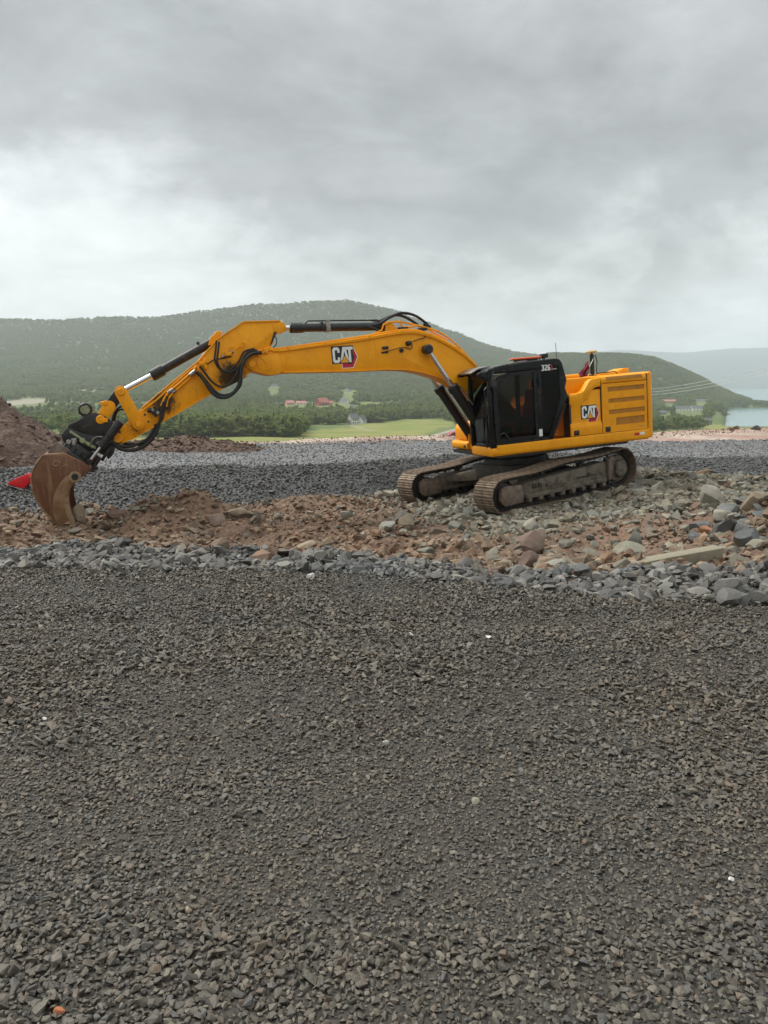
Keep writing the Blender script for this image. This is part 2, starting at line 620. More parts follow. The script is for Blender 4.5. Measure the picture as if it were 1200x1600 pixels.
M['verge_small'] = stone_mat('blasted_grey_chips', BLUE, True, 0.7, (0.7, 1.3), 0.4, 14)
M['slope_shade_stone'] = stone_mat('crushed_stone', SLOPE_SHADE, True, 0.7, (0.85, 1.15), 0.3, 14, .5)  # slope copy of the pad stone, darkened in colour for shade
M['clay_clod'] = stone_mat('clay_clods', CLAY, True, 0.85, (0.75, 1.25), 0.5, 14)
M['rubble'] = stone_mat('rubble_rock', TAN + CLAY[:3], False, 0.8, (0.75, 1.2), 0.5, 8)
M['tan_small'] = stone_mat('dusty_rubble', TAN, True, 0.8, (0.75, 1.2), 0.45, 14)

LIGHTS = [(0.172, 0.172, 0.1723), (0.1935, 0.1926, 0.1914), (0.1548, 0.1548, 0.1575), (0.215, 0.2124, 0.2088), (0.1806, 0.1806, 0.1818)]  # paler twin of the shaded slope stone, for the flat top
M['pad_top'] = stone_mat('fine_crushed_stone', LIGHTS, True, 0.75, (0.85, 1.15), 0.3, 14, .4)

SOIL = [(0.096, 0.058, 0.043), (0.132, 0.084, 0.060), (0.072, 0.045, 0.035), (0.115, 0.074, 0.053)]
M['soil_clod'] = stone_mat('soil_clods', SOIL, True, 0.9, (0.75, 1.25), 0.5, 14)

# ------------------------------------------------------------------ ground near the camera
I = np.interp
EXC_T = Vector((3.0766, 17.6337, -0.9889))
EXC_U = Matrix(((-0.94712, 0.31040, -0.08128), (-0.31162, -0.95020, 0.00248), (-0.07647, 0.02767, 0.99669)))
EXC_L = Matrix(((-0.82715, 0.55607, -0.08128), (-0.55808, -0.82978, 0.00248), (-0.06607, 0.04741, 0.99669)))


def y_edge(x): return I(x, [-8, -1, 0, .8, 1.83, 2.7, 8], [6.5, 6.4, 6.25, 6.0, 5.5, 5.4, 5.3]) + 0.12 * (fbm(x * 1.7, x * 0 + 3, 3, 5) - .5)
def y_verge(x): return y_edge(x) + I(x, [-8, -2, -.9, 0, .7, 1.2, 1.6, 2.6, 8], [1.3, 1.3, 1.15, 1.0, .65, .45, .75, 1.3, 1.3]) + 0.25 * (fbm(x * 1.3, x * 0, 3, 9) - .5)
def y_base(x): return I(x, [-8, -1, 1, 3, 8], [11, 11, 12, 12, 12])
def y_toe(x): return I(x, [-14, -8, -5, -.7, 2, 4, 6.3, 8, 12, 20], [16.3, 16.6, 17, 18.4, 20.9, 21.6, 20.4, 18.4, 18, 18]) + .5 * (fbm(x * .8, x * 0 + 9, 3, 15) - .5)
def y_top(x): return y_toe(x) + I(x, [-8, -2, 4, 8, 12], [2.4, 2.2, 2.0, 3.6, 4.4]) + .5 * (fbm(x * .9, x * 0 + 4, 3, 25) - .5)
def y_padend(x, y):
    t = x / np.maximum(y, 1)
    return I(t, [-.6, -.2, 0, .35, .5, .8], [26, 26.8, 29, 28.6, 30, 33]) + 1.2 * (fbm(x * .35, x * 0 + 1, 3, 35) - .5)
def y_rim(x, y):
    t = x / np.maximum(y, 1)
    return I(t, [-.6, -.2, 0, .35, .5, .8], [27.2, 27.6, 30.4, 33, 37, 42])
def z_mid(x): return np.clip(-0.989 + .0816 * (x - 3.08), -1.22, -.66)


_Li = EXC_L.inverted()
def track_xy(x, y):
    """position in the excavator's undercarriage frame"""
    ax, ay = -np.array(EXC_L.col[0])[:2], None
    f = np.array(EXC_L.col[0]); l = np.array(EXC_L.col[1])
    dxx, dyy = x - EXC_T.x, y - EXC_T.y
    f2 = f[:2] / np.linalg.norm(f[:2]); l2 = l[:2] / np.linalg.norm(l[:2])
    return dxx * f2[0] + dyy * f2[1], dxx * l2[0] + dyy * l2[1]


def valley_z(x, y):
    """terrain height beyond the building pad, from sight-line slopes"""
    t = x / np.maximum(y, 1.0)
    px = 600 + 1200 * t
    s_l = I(y, [80, 130, 260, 400, 620, 850, 1000, 1250, 1500], [.132, .112, .0776, .065, .051, .036, .0276, .015, .0])
    s_r = I(y, [80, 130, 260, 420, 760, 860, 1000, 1300], [.132, .112, .0776, .065, .0542, .046, .0385, .0292])
    crest = I(px, [-900, -300, 0, 80, 150, 250, 330, 480, 545, 620, 700, 770, 810, 870, 950, 1040, 1120, 1300],
              [520, 512, 503, 503, 504, 500, 490, 479, 477, 492, 520, 543, 552, 564, 585, 606, 622, 640])
    crest = crest + 5.0 * (fbm(t * 24, t * 0, 4, 41) - .5)
    # left and middle: valley floor, then the long wooded hill
    up = sstep(y, 1250, 2700)
    hl = np.where(y < 1500, 1.6 - y * s_l, 0)
    hill_s = -(597 - crest) / 1200.0
    f = np.clip((y - 1500) / 1200.0, 0, 1)
    s2 = hill_s * (f * .75 + .25 * f * f)
    hl = np.where(y >= 1500, 1.6 - y * s2, hl)
    yc = 2700.0
    back = 1.6 - yc * hill_s - (y - yc) * .30
    hl = np.where(y > yc, np.maximum(back, -70), hl)
    # right: farm land falling to the shore, then the lower hill above the fjord
    crest_r = I(px, [700, 800, 880, 950, 1010, 1080, 1140, 1190, 1260, 1700], [566, 560, 556, 556, 562, 590, 618, 633, 642, 660]) + 4.0 * (fbm(t * 30, t * 0 + 2, 4, 51) - .5)
    hr_s = -(597 - crest_r) / 1200.0
    hr = 1.6 - y * s_r
    f = np.clip((y - 1300) / 700.0, 0, 1)
    s3 = .0292 + (hr_s - .0292) * np.sin(f * math.pi / 2) ** 1.2
    hr = np.where(y > 1300, 1.6 - y * s3, hr)
    back = 1.6 - 2000 * hr_s - (y - 2000) * .28
    hr = np.where(y > 2000, np.maximum(back, -70), hr)
    # bay in front of that hill, right of the red farmhouse
    bay = sstep(px, 1118, 1150) * sstep(y, 700, 860) * (1 - sstep(y, 1330, 1450))
    hr = hr * (1 - bay) + -58 * bay
    wr = sstep(px, 840, 960)
    # the right hill stands in front of the left one
    h = np.where(y < 1000, hl * (1 - wr) + hr * wr, np.maximum(hl * (1 - wr) + -75 * wr, hr * sstep(px, 720, 860) + -75 * (1 - sstep(px, 720, 860))))
    amp = I(y, [80, 300, 900, 1500, 2600], [.2, .8, 1.6, 7, 16])
    h = h + amp * (fbm(x / 190, y / 190, 4, 61) - .5) * np.where(h < -43.5, 0, 1)
    return h


def near_z(x, y, detail=True):
    x = np.asarray(x, float); y = np.asarray(y, float)
    ye, yv, yb, yt, yp, zm = y_edge(x), y_verge(x), y_base(x), y_toe(x), y_top(x), z_mid(x)
    yr = y_rim(x, y)
    z = np.zeros_like(x)
    a = np.clip((y - ye) / np.maximum(yv - ye, .1), 0, 1)
    z = z - .1 * a
    a = sstep(y, yv, yb)
    # right of the middle the fill runs down in a straight ramp
    a = a * .6 + .4 * np.clip((y - yv) / (yb - yv), 0, 1)
    z = np.where(y > yv, -.1 + (zm + .1) * a, z)
    padz = -.6
    a = sstep(y, yt, yp)
    z = np.where(y > yt, zm + (padz - zm) * a, z)
    # beyond the rim the fill drops to the valley
    rim = padz + .08 * sstep(y, yr - 3, yr - .5)
    z = np.where(y > yr - 3, rim, z)
    tv = np.clip((y - yr) / np.maximum(82 - yr, 1), 0, 1)
    z = np.where(y > yr, rim + (1.6 - 82 * .131 - rim) * tv ** .8, z)
    if detail:
        road = 1 - sstep(y, ye - .3, ye + .1)
        z = z + road * (.022 * (fbm(x * .55, y * .8, 3, 71) - .5))
        for (ry, dep, wd, sl) in ((5.05, .020, .17, .015), (3.55, .014, .16, .03), (4.35, -.010, .2, .012), (2.35, .008, .18, -.03)):
            q = (y - ry - sl * x - .10 * (fbm(x * .6, x * 0 + ry, 2, 75) - .5)) / wd
            z = z - road * dep * np.exp(-q * q)
        dirt = sstep(y, ye, ye + .4) * (1 - sstep(y, yt - .3, yt + .6))
        lx, ly = track_xy(x, y)
        under = (1 - sstep(np.abs(lx), 2.25, 3.0)) * (1 - sstep(np.abs(ly), 1.65, 2.3))
        rough = .44 * (fbm(x * .9, y * .9, 4, 81) - .5) + .26 * (fbm(x * 3.1, y * 3.1, 3, 91) - .5) + .14 * (np.abs(fbm(x * 7, y * 7, 2, 95) - .5))
        z = z + dirt * rough * (1 - .92 * under) * I(y, [6, 9, 12], [.35, .8, 1.0])
        plane = EXC_T.z + (.0816 * (x - EXC_T.x) - .0025 * (y - EXC_T.y)) + .015
        z = z * (1 - under) + plane * under
        pad = sstep(y, yt, yt + .5) * (1 - sstep(y, yr, yr + 1))
        z = z + pad * (.10 * (fbm(x * .5, y * .5, 3, 101) - .5) + .07 * (fbm(x * 2.3, y * 2.3, 3, 105) - .5))
        edge = sstep(y, yr - 2.5, yr - 1) * (1 - sstep(y, yr, yr + 2))
        z = z + edge * .10 * (fbm(x * 1.1, y * .9, 4, 111) - .55)
        # spoil the bucket has scraped together
        for (mx, my, mh, mr, my_r) in ((-4.3, 14.7, .62, 1.0, .7), (-3.1, 14.9, .34, .8, .6), (-6.6, 13.6, .22, 1.2, 1.0), (1.9, 10.4, .16, 1.3, .9), (.3, 12.6, .2, 1.0, .7), (6.2, 13.6, .16, 1.0, .8), (7.6, 16.2, .3, 1.3, .9), (6.3, 12.4, .38, 1.0, .8), (5.6, 11.2, .2, .7, .6)):
            q = ((x - mx) / mr) ** 2 + ((y - my) / my_r) ** 2
            z = z + mh * np.exp(-q * 1.3) * (.75 + .9 * (fbm(x * 2.2, y * 2.2, 3, 121) - .4))
    return z


def terrain_z(x, y):
    x = np.asarray(x, float); y = np.asarray(y, float)
    return np.where(y < 76, near_z(x, y), valley_z(x, y))


def ray_hit(px, py, ymax=9000):
    """where the sight line through a point of the view meets the terrain"""
    d = Vector(((px - 600) / 1200.0, math.cos(PITCH) - (py - 800) / 1200.0 * math.sin(PITCH), -math.sin(PITCH) - (py - 800) / 1200.0 * math.cos(PITCH)))
    d = d / d.y
    ys = np.concatenate([np.arange(1.2, 60, .01), np.geomspace(60, ymax, 9000)])
    zs = CAMZ + ys * d.z
    tz = terrain_z(ys * d.x, ys)
    i = np.argmax(tz >= zs)
    return Vector((ys[i] * d.x, ys[i], float(tz[i])))


def rng_steps(*segs):
    o = []
    for a, b, s in segs: o.append(np.arange(a, b - s * .25, s))
    o.append([segs[-1][1]])
    return np.concatenate(o)


gx = rng_steps((-52, -14, 1.2), (-14, -9, .2), (-9, 9.6, .075), (9.6, 15, .2), (15, 60, 1.2))
gy = rng_steps((-9, .7, .5), (.7, 4.8, .08), (4.8, 19.5, .075), (19.5, 40, .2), (40, 82, 2.0))
GX, GY = np.meshgrid(gx, gy)
GZ = near_z(GX, GY)
nx_, ny_ = len(gx), len(gy)
V = np.stack([GX.ravel(), GY.ravel(), GZ.ravel()], 1)
idx = np.arange(nx_ * ny_).reshape(ny_, nx_)
F = np.stack([idx[:-1, :-1].ravel(), idx[:-1, 1:].ravel(), idx[1:, 1:].ravel(), idx[1:, :-1].ravel()], 1)
cxm = V[F].mean(1)
fx, fy = cxm[:, 0], cxm[:, 1]
jig = .22 * (fbm(fx * 3, fy * 3, 2, 131) - .5)
zone = np.full(len(F), 2)
zone[fy < y_edge(fx) + jig] = 0
m_ = (fy >= y_edge(fx) + jig) & (fy < y_verge(fx) + jig)
zone[m_] = 1
m_ = (fy >= y_toe(fx) + jig * 2) & (fy < y_padend(fx, fy))
zone[m_] = 3
zone[fy >= y_padend(fx, fy)] = 4
# how much of the dirt is dusty grey rubble rather than red clay
tanw = sstep(V[:, 0] + .35 * (V[:, 1] - 13.5), .2, 3.0) * sstep(V[:, 1], 10.5, 14.5) + .9 * sstep(V[:, 0], 6.3, 7.6)
tanw = np.clip(tanw + .9 * (fbm(V[:, 0] * .9, V[:, 1] * .9, 3, 141) - .5), 0, 1)
redp = np.exp(-(((V[:, 0] - 4.6) / 1.3) ** 2 + ((V[:, 1] - 12.2) / 1.5) ** 2))
tanw = np.clip(tanw - redp, 0, 1)


def ground_mat(name, c1, c2, c3, scale, bump, bscale, rough, attr=False, dist=.03):
    m, N, b, oc, _ = new_mat(name)
    n1 = N.noise(oc, scale, 6.0, 0.6, 0.3)
    n2 = N.noise(oc, scale * 9, 6.0, 0.65)
    n3 = N.noise(oc, .45, 3.0, .5)
    if attr:
        a = N.new('ShaderNodeAttribute')
        a.attribute_name = 'dust'  # dust on the dirt; on the pad, painted slope shade
        base = N.mix(a.outputs['Fac'], N.mix(N.smooth(n3, .42, .62), c1, [v * (.62 if attr is True else .9) for v in c1]), c2)
    else:
        base = N.mix(N.smooth(n3, .35, .65), c1, c2)
    c = N.mix(N.smooth(n2, .45, .75), base, c3)
    sc = N.math('MULTIPLY_ADD', n1, .8, .6)
    s = N.new('ShaderNodeVectorMath', operation='SCALE')
    N.link(c, s.inputs[0])
    N.link(sc, s.inputs['Scale'])
    N.link(s.outputs[0], b.inputs['Base Color'])
    b.inputs['Roughness'].default_value = rough
    vo = N.new('ShaderNodeTexVoronoi')
    N.link(oc, vo.inputs['Vector'])
    vo.inputs['Scale'].default_value = bscale
    h = N.math('ADD', N.math('MULTIPLY', n2, .8), N.math('MULTIPLY', vo.outputs['Distance'], -.9))
    bp = N.new('ShaderNodeBump')
    bp.inputs['Strength'].default_value = bump
    bp.inputs['Distance'].default_value = dist
    N.link(h, bp.inputs['Height'])
    N.link(bp.outputs[0], b.inputs['Normal'])
    return m


M['g_road'] = ground_mat('gravel_fines', (.060, .052, .041), (.048, .043, .035), (.032, .028, .022), 2.5, .8, 42, .75)
M['g_verge'] = ground_mat('verge_fines', (.075, .074, .072), (.07, .065, .058), (.04, .04, .04), 3, 1.0, 14, .8)
M['g_dirt'] = ground_mat('red_clay', (.205, .128, .082), (.158, .136, .10), (.12, .076, .054), 1.4, 1.0, 9, .9, True, .05)
M['g_pad'] = ground_mat('crushed_stone_pad', (.19, .19, .188), (.075, .076, .077), (.085, .086, .087), 2.2, 1.0, 11, .7, 'pad', .05)  # second colour paints the slope in shade
M['g_track'] = ground_mat('red_soil_strip', (.34, .215, .17), (.46, .385, .31), (.25, .16, .125), .5, 1.0, 3, .9, False, .06)

GROUND = {}
for k, (nm, mt) in enumerate((('gravel_road', 'g_road'), ('stone_verge', 'g_verge'), ('dirt_ground', 'g_dirt'), ('gravel_pad', 'g_pad'), ('soil_strip', 'g_track'))):
    f = F[zone == k]
    u, inv = np.unique(f, return_inverse=True)
    dw = tanw[u]
    if nm == 'gravel_pad':
        dw = 1 - sstep(V[u][:, 1], y_top(V[u][:, 0]) - .1, y_top(V[u][:, 0]) + .5)  # weight of the shade painted on the pad slope
    me = fast_mesh(nm, V[u], inv.reshape(f.shape), [M[mt]], attr={'dust': np.repeat(dw[:, None], 3, 1)}, smooth=True)
    GROUND[nm] = tag(link(nm, me), kind='structure')

# ------------------------------------------------------------------ stones
def hull(seed, n, squash, box=.5, flat=.0):
    r = np.random.default_rng(seed)
    p = r.normal(size=(n, 3))
    p /= np.linalg.norm(p, axis=1)[:, None]
    q = p / np.abs(p).max(1)[:, None]
    p = p * (1 - box) + q * box * .85
    p *= r.uniform(.82, 1.08, (n, 1))
    p *= np.array(squash)
    bm = bmesh.new()
    for v in p: bm.verts.new(v)
    res = bmesh.ops.convex_hull(bm, input=bm.verts[:], use_existing_faces=False)
    dead = [g for g in res.get('geom_interior', []) if isinstance(g, bmesh.types.BMVert)]
    bmesh.ops.delete(bm, geom=list(set(dead)), context='VERTS')
    bmesh.ops.triangulate(bm, faces=bm.faces[:])
    bmesh.ops.recalc_face_normals(bm, faces=bm.faces[:])
    bm.verts.index_update()
    v = np.array([t.co[:] for t in bm.verts])
    f = np.array([[t.index for t in g.verts] for g in bm.faces])
    bm.free()
    return v, f


SMALL = [hull(100 + i, 13, (1, random.uniform(.62, .9), random.uniform(.5, .75)), .25) for i in range(28)]
MID = [hull(700 + i, 18, (1, random.uniform(.6, .9), random.uniform(.45, .75)), .5) for i in range(20)]
TINY = [hull(300 + i, 8, (1, random.uniform(.62, .9), random.uniform(.5, .75)), .3) for i in range(18)]
def rock_form(seed, sub, cuts, squash, rough=.10):
    """broken rock: a ball cut flat by random planes, then roughened"""
    r = np.random.default_rng(seed)
    bm = bmesh.new()
    bmesh.ops.create_icosphere(bm, subdivisions=sub, radius=1.0)
    bm.verts.index_update()
    v = np.array([t.co[:] for t in bm.verts])
    f = np.array([[t.index for t in g.verts] for g in bm.faces])
    bm.free()
    v = v * r.uniform(1.0, 1.25)
    for _ in range(cuts):
        n = r.normal(size=3); n /= np.linalg.norm(n)
        h = r.uniform(.50, .86)
        d = v @ n
        v = v - np.where(d > h, d - h, 0)[:, None] * n
    q = fbm(v[:, 0] * 2.3 + seed, v[:, 1] * 2.3 + v[:, 2] * 1.7, 4, seed) - .5
    v = v * (1 + rough * q)[:, None]
    v = v / np.abs(v).max(0)
    return v * np.array(squash), f


BIG = [rock_form(500 + i, 2, 13, (1, random.uniform(.6, .95), random.uniform(.45, .8))) for i in range(16)]


def rot_mats(n, tilt, r):
    a = r.uniform(0, 2 * np.pi, n)
    ca, sa = np.cos(a), np.sin(a)
    z = np.zeros(n); o = np.ones(n)
    Rz = np.stack([np.stack([ca, -sa, z], 1), np.stack([sa, ca, z], 1), np.stack([z, z, o], 1)], 1)
    b = r.normal(0, tilt, n); c_ = np.cos(b); s_ = np.sin(b)
    Rx = np.stack([np.stack([o, z, z], 1), np.stack([z, c_, -s_], 1), np.stack([z, s_, c_], 1)], 1)
    d = r.normal(0, tilt, n); c_ = np.cos(d); s_ = np.sin(d)
    Ry = np.stack([np.stack([c_, z, s_], 1), np.stack([z, o, z], 1), np.stack([-s_, z, c_], 1)], 1)
    return Rz @ Rx @ Ry


def scatter(name, protos, P, size, mat, tilt=.35, seed=1, parent=None):
    r = np.random.default_rng(seed)
    n = len(P)
    which = r.integers(0, len(protos), n)
    R = rot_mats(n, tilt, r)
    st = r.uniform(.8, 1.2, (n, 3))
    tone = r.uniform(0, 1, (n, 2))
    Vs, Fs, Ts, base = [], [], [], 0
    for k, (pv, pf) in enumerate(protos):
        ii = np.nonzero(which == k)[0]
        if not len(ii): continue
        v = pv[None] * st[ii][:, None, :] * size[ii][:, None, None]
        v = np.einsum('nij,nkj->nki', R[ii], v) + P[ii][:, None, :]
        f = pf[None] + (np.arange(len(ii)) * len(pv))[:, None, None] + base
        base += len(ii) * len(pv)
        Vs.append(v.reshape(-1, 3)); Fs.append(f.reshape(-1, 3))
        Ts.append(np.repeat(np.concatenate([tone[ii], tone[ii][:, :1]], 1), len(pv), 0))
    me = fast_mesh(name, np.concatenate(Vs), np.concatenate(Fs), [mat], attr={'tone': np.concatenate(Ts)})
    return tag(link(name, me, parent), kind='stuff')


def jitter_grid(x0, x1, y0, y1, sp, r, cone=None):
    xs = np.arange(x0, x1, sp); ys = np.arange(y0, y1, sp)
    X, Y = np.meshgrid(xs, ys)
    X = (X + r.uniform(-.5, .5, X.shape) * sp).ravel(); Y = (Y + r.uniform(-.5, .5, Y.shape) * sp).ravel()
    if cone:
        k = np.abs(X) < cone * np.maximum(Y, 0) + .45
        X, Y = X[k], Y[k]
    return X, Y


# road gravel: near stones bigger and many-sided, smaller ones further out
r_ = np.random.default_rng(21)
X1, Y1 = jitter_grid(-2.3, 2.3, 1.2, 3.1, .0160, r_, .55)
X2, Y2 = jitter_grid(-4.6, 4.6, 3.1, 6.6, .0215, r_, .55)
X3, Y3 = jitter_grid(-6.4, 6.4, .8, 6.6, .034, r_)
k = (np.abs(X3) > .55 * Y3 + .42) & (np.abs(X3) < .55 * Y3 + 2.2)
X3, Y3 = X3[k], Y3[k]
for nm, X, Y, pr, sd, s0 in (('gravel', X3, Y3, TINY, 33, .0195), ('gravel', X1, Y1, SMALL, 31, .0098), ('gravel', X2, Y2, TINY, 32, .0130)):
    k = Y < y_edge(X) + .15
    X, Y = X[k], Y[k]
    patch = .6 * fbm(X * 1.1, Y * 1.4, 3, 151) + .4 * fbm(X * .25, Y * 2.6, 3, 155)
    coarse = sstep(patch, .40, .62)
    rs = np.random.default_rng(sd)
    s = s0 * np.minimum(np.exp(rs.normal(0, .34, len(X))), 2.1) * (.86 + .34 * coarse)
    z = near_z(X, Y) + s * (.28 + .42 * rs.uniform(0, 1, len(X)) * (.60 + .5 * coarse)) - .0015
    scatter(nm, pr, np.stack([X, Y, z], 1), s, M['gravel'], .2, sd)

# verge: about 290 blasted rocks as stones of the verge, chips between them
def rock_objects(name, parent, X, Y, S, mat, seed, sink=.25, tilt=.4):
    r = np.random.default_rng(seed)
    key = mat.name
    if key not in rock_objects.cache:
        ms = []
        for v, f in BIG:
            me = fast_mesh('rock_' + key, v, f, [mat], smooth=True)
            me.set_sharp_from_angle(angle=math.radians(24))
            ms.append(me)
        rock_objects.cache[key] = ms
    ms = rock_objects.cache[key]
    Z = near_z(X, Y)
    for i in range(len(X)):
        o = bpy.data.objects.new(name, ms[r.integers(0, len(ms))])
        COL.objects.link(o)
        o.parent = parent
        s = S[i]
        o.location = (X[i], Y[i], Z[i] + s * (.5 - sink) * .6)
        o.rotation_euler = (r.normal(0, tilt), r.normal(0, tilt), r.uniform(0, 6.28))
        o.scale = (s * .5 * r.uniform(.9, 1.2), s * .5 * r.uniform(.8, 1.1), s * .5 * r.uniform(.8, 1.15))
rock_objects.cache = {}


def spread(n, fx_, seed, dmin):
    """dart throwing in a region; dmin(S) spacing"""
    r = np.random.default_rng(seed)
    P = []
    tries = 0
    while len(P) < n and tries < 60000:
        tries += 1
        x, y, s = fx_(r)
        ok = True
        for (a, b, c) in P[-400:]:
            if (a - x) ** 2 + (b - y) ** 2 < (dmin * (s + c)) ** 2:
                ok = False
                break
        if ok: P.append((x, y, s))
    return np.array(P)


def in_verge(r):
    while True:
        x = r.uniform(-4.5, 4.3)
        a, b = float(y_edge(np.array(x))), float(y_verge(np.array(x)))
        y = r.uniform(a + .02, b + .12)
        if abs(x) < .54 * y + .2: break
    big = .9 if x < 0.3 else 1.05
    return x, y, min(.25, .135 * math.exp(r.normal(0, .32))) * big


P = spread(298, in_verge, 41, .33)
rock_objects('stone', GROUND['stone_verge'], P[:, 0], P[:, 1], P[:, 2], M['verge'], 42, .22, .45)
X, Y = jitter_grid(-6.2, 6.2, 5.0, 8.6, .047, np.random.default_rng(43))
k = (Y > y_edge(X) - .06 + .14 * fbm(X * 4, Y * 4, 2, 7)) & (Y < y_verge(X) + .2) & (np.abs(X) < .56 * Y + 1.6)
X, Y = X[k], Y[k]
s = .034 * np.minimum(np.exp(np.random.default_rng(44).normal(0, .45, len(X))), 2.6)
scatter('stone_chips', SMALL, np.stack([X, Y, near_z(X, Y) + s * .35], 1), s, M['verge_small'], .5, 45, GROUND['stone_verge'])

# dirt: rubble rocks as parts of the ground, clods and dusty chips between
def in_rubble(r):
    while True:
        u = r.uniform()
        if u < .62:
            x, y = r.uniform(.2, 9.4), r.uniform(8.0, 18.6)
        elif u < .80:
            x, y = r.uniform(6.2, 9.6), r.uniform(11.0, 18.0)
        else:
            x, y = r.uniform(-8.5, 1.0), r.uniform(12.2, 17.6)
        if y < float(y_verge(np.array(x))) + .25 or y > float(y_toe(np.array(x))): continue
        if abs(x) > .53 * y + .3: continue
        lx, ly = track_xy(x, y)
        if abs(lx) < 2.4 and abs(ly) < 1.85: continue
        return x, y, min(.44, .17 * math.exp(r.normal(0, .42)))


P = spread(280, in_rubble, 51, .40)
rock_objects('rock', GROUND['dirt_ground'], P[:, 0], P[:, 1], P[:, 2], M['rubble'], 52, .30, .4)
def in_bank(r):
    return r.normal(6.0, .55), r.normal(12.0, .65), min(.5, .30 * math.exp(r.normal(0, .3)))
P = spread(20, in_bank, 151, .40)
rock_objects('rock', GROUND['dirt_ground'], P[:, 0], P[:, 1], P[:, 2], pm('dark_rubble_rock', (.085, .088, .086), .5, col2=(.15, .145, .13), ns=4, bump=.4, bs=16), 152, .25, .35)
r_ = np.random.default_rng(53)
X, Y = jitter_grid(-11.5, 12.5, 6.4, 21.6, .095, r_)
k = (Y > y_verge(X) - .1) & (Y < y_toe(X) + .3) & (np.abs(X) < .56 * Y + 1.3)
lx, ly = track_xy(X, Y)
k &= ~((np.abs(lx) < 2.2) & (np.abs(np.abs(ly) - 1.36) < .36))
X, Y = X[k], Y[k]
tw = sstep(X + .35 * (Y - 13.5), .2, 3.0) * sstep(Y, 10.5, 14.5) + .9 * sstep(X, 6.3, 7.6) - np.exp(-(((X - 4.6) / 1.3) ** 2 + ((Y - 12.2) / 1.5) ** 2))
istan = tw + r_.uniform(-.45, .45, len(X)) > .5
dens = fbm(X * .8, Y * .8, 3, 161)
s = .046 * np.minimum(np.exp(r_.normal(0, .5, len(X))), 3) * (.6 + .8 * dens)
Z = near_z(X, Y) + s * r_.uniform(-.1, .35, len(X))
PP = np.stack([X, Y, Z], 1)
keep = r_.uniform(0, 1, len(X)) < np.where(istan, .95, .55 + 1.0 * sstep(dens, .42, .6))
scatter('clods', SMALL, PP[~istan & keep], s[~istan & keep], M['clay_clod'], .5, 54, GROUND['dirt_ground'])
scatter('rubble', SMALL, PP[istan & keep], s[istan & keep] * 1.5, M['tan_small'], .5, 55, GROUND['dirt_ground'])
# broken rock of middling size packed between the big ones
X, Y = jitter_grid(-10.5, 12, 6.6, 21.2, .27, np.random.default_rng(153))
tw = sstep(X + .35 * (Y - 13.5), .2, 3.0) * sstep(Y, 10.5, 14.5) + .9 * sstep(X, 6.0, 7.2) + .5 * sstep(X, .5, 1.5) * (1 - sstep(Y, 10, 12.5))
u_ = np.random.default_rng(154).uniform(0, 1, len(X))
lx, ly = track_xy(X, Y)
k = (Y > y_verge(X) + .1) & (Y < y_toe(X) + .2) & (np.abs(X) < .55 * Y + 1.5) & ~((np.abs(lx) < 2.35) & (np.abs(np.abs(ly) - 1.36) < .42)) & (u_ < .06 + .80 * np.clip(tw, 0, 1))
X, Y, tw = X[k], Y[k], tw[k]
s = .085 * np.minimum(np.exp(np.random.default_rng(155).normal(0, .35, len(X))), 1.9)
scatter('rubble', MID, np.stack([X, Y, near_z(X, Y) + s * .15], 1), s, M['tan_small'], .45, 156, GROUND['dirt_ground'])
# edge of the pad: a bank of crushed stone, then its rolled top
X, Y = jitter_grid(-13.5, 16, 15.6, 25.5, .074, np.random.default_rng(56))
k = (Y > y_toe(X) - .25) & (Y < y_top(X) + .5) & (np.abs(X) < .56 * Y + 1.3)
X, Y = X[k], Y[k]
s = .037 * np.exp(np.random.default_rng(57).normal(0, .32, len(X)))
scatter('crushed_stone', SMALL, np.stack([X, Y, near_z(X, Y) + s * .3], 1), s, M['slope_shade_stone'], .55, 58, GROUND['gravel_pad'])
X, Y = jitter_grid(-17, 18.5, 18.5, 31, .12, np.random.default_rng(59))
k = (Y > y_top(X) + .2) & (Y < y_padend(X, Y) + .3) & (np.abs(X) < .56 * Y + 1.3)
X, Y = X[k], Y[k]
s = .036 * np.exp(np.random.default_rng(60).normal(0, .3, len(X)))
scatter('crushed_stone', TINY, np.stack([X, Y, near_z(X, Y) + s * .15], 1), s, M['pad_top'], .4, 61, GROUND['gravel_pad'])
# clods along the far rim
X, Y = jitter_grid(-17, 22, 25, 40, .22, np.random.default_rng(62))
yr = y_rim(X, Y)
k = (Y > yr - 2.6) & (Y < yr + .8) & (np.abs(X) < .56 * Y + 1.3)
X, Y = X[k], Y[k]
s = .035 * np.minimum(np.exp(np.random.default_rng(63).normal(0, .5, len(X))), 3)
scatter('clods', TINY, np.stack([X, Y, near_z(X, Y) + s * .2], 1), s, M['clay_clod'], .5, 64, GROUND['soil_strip'])


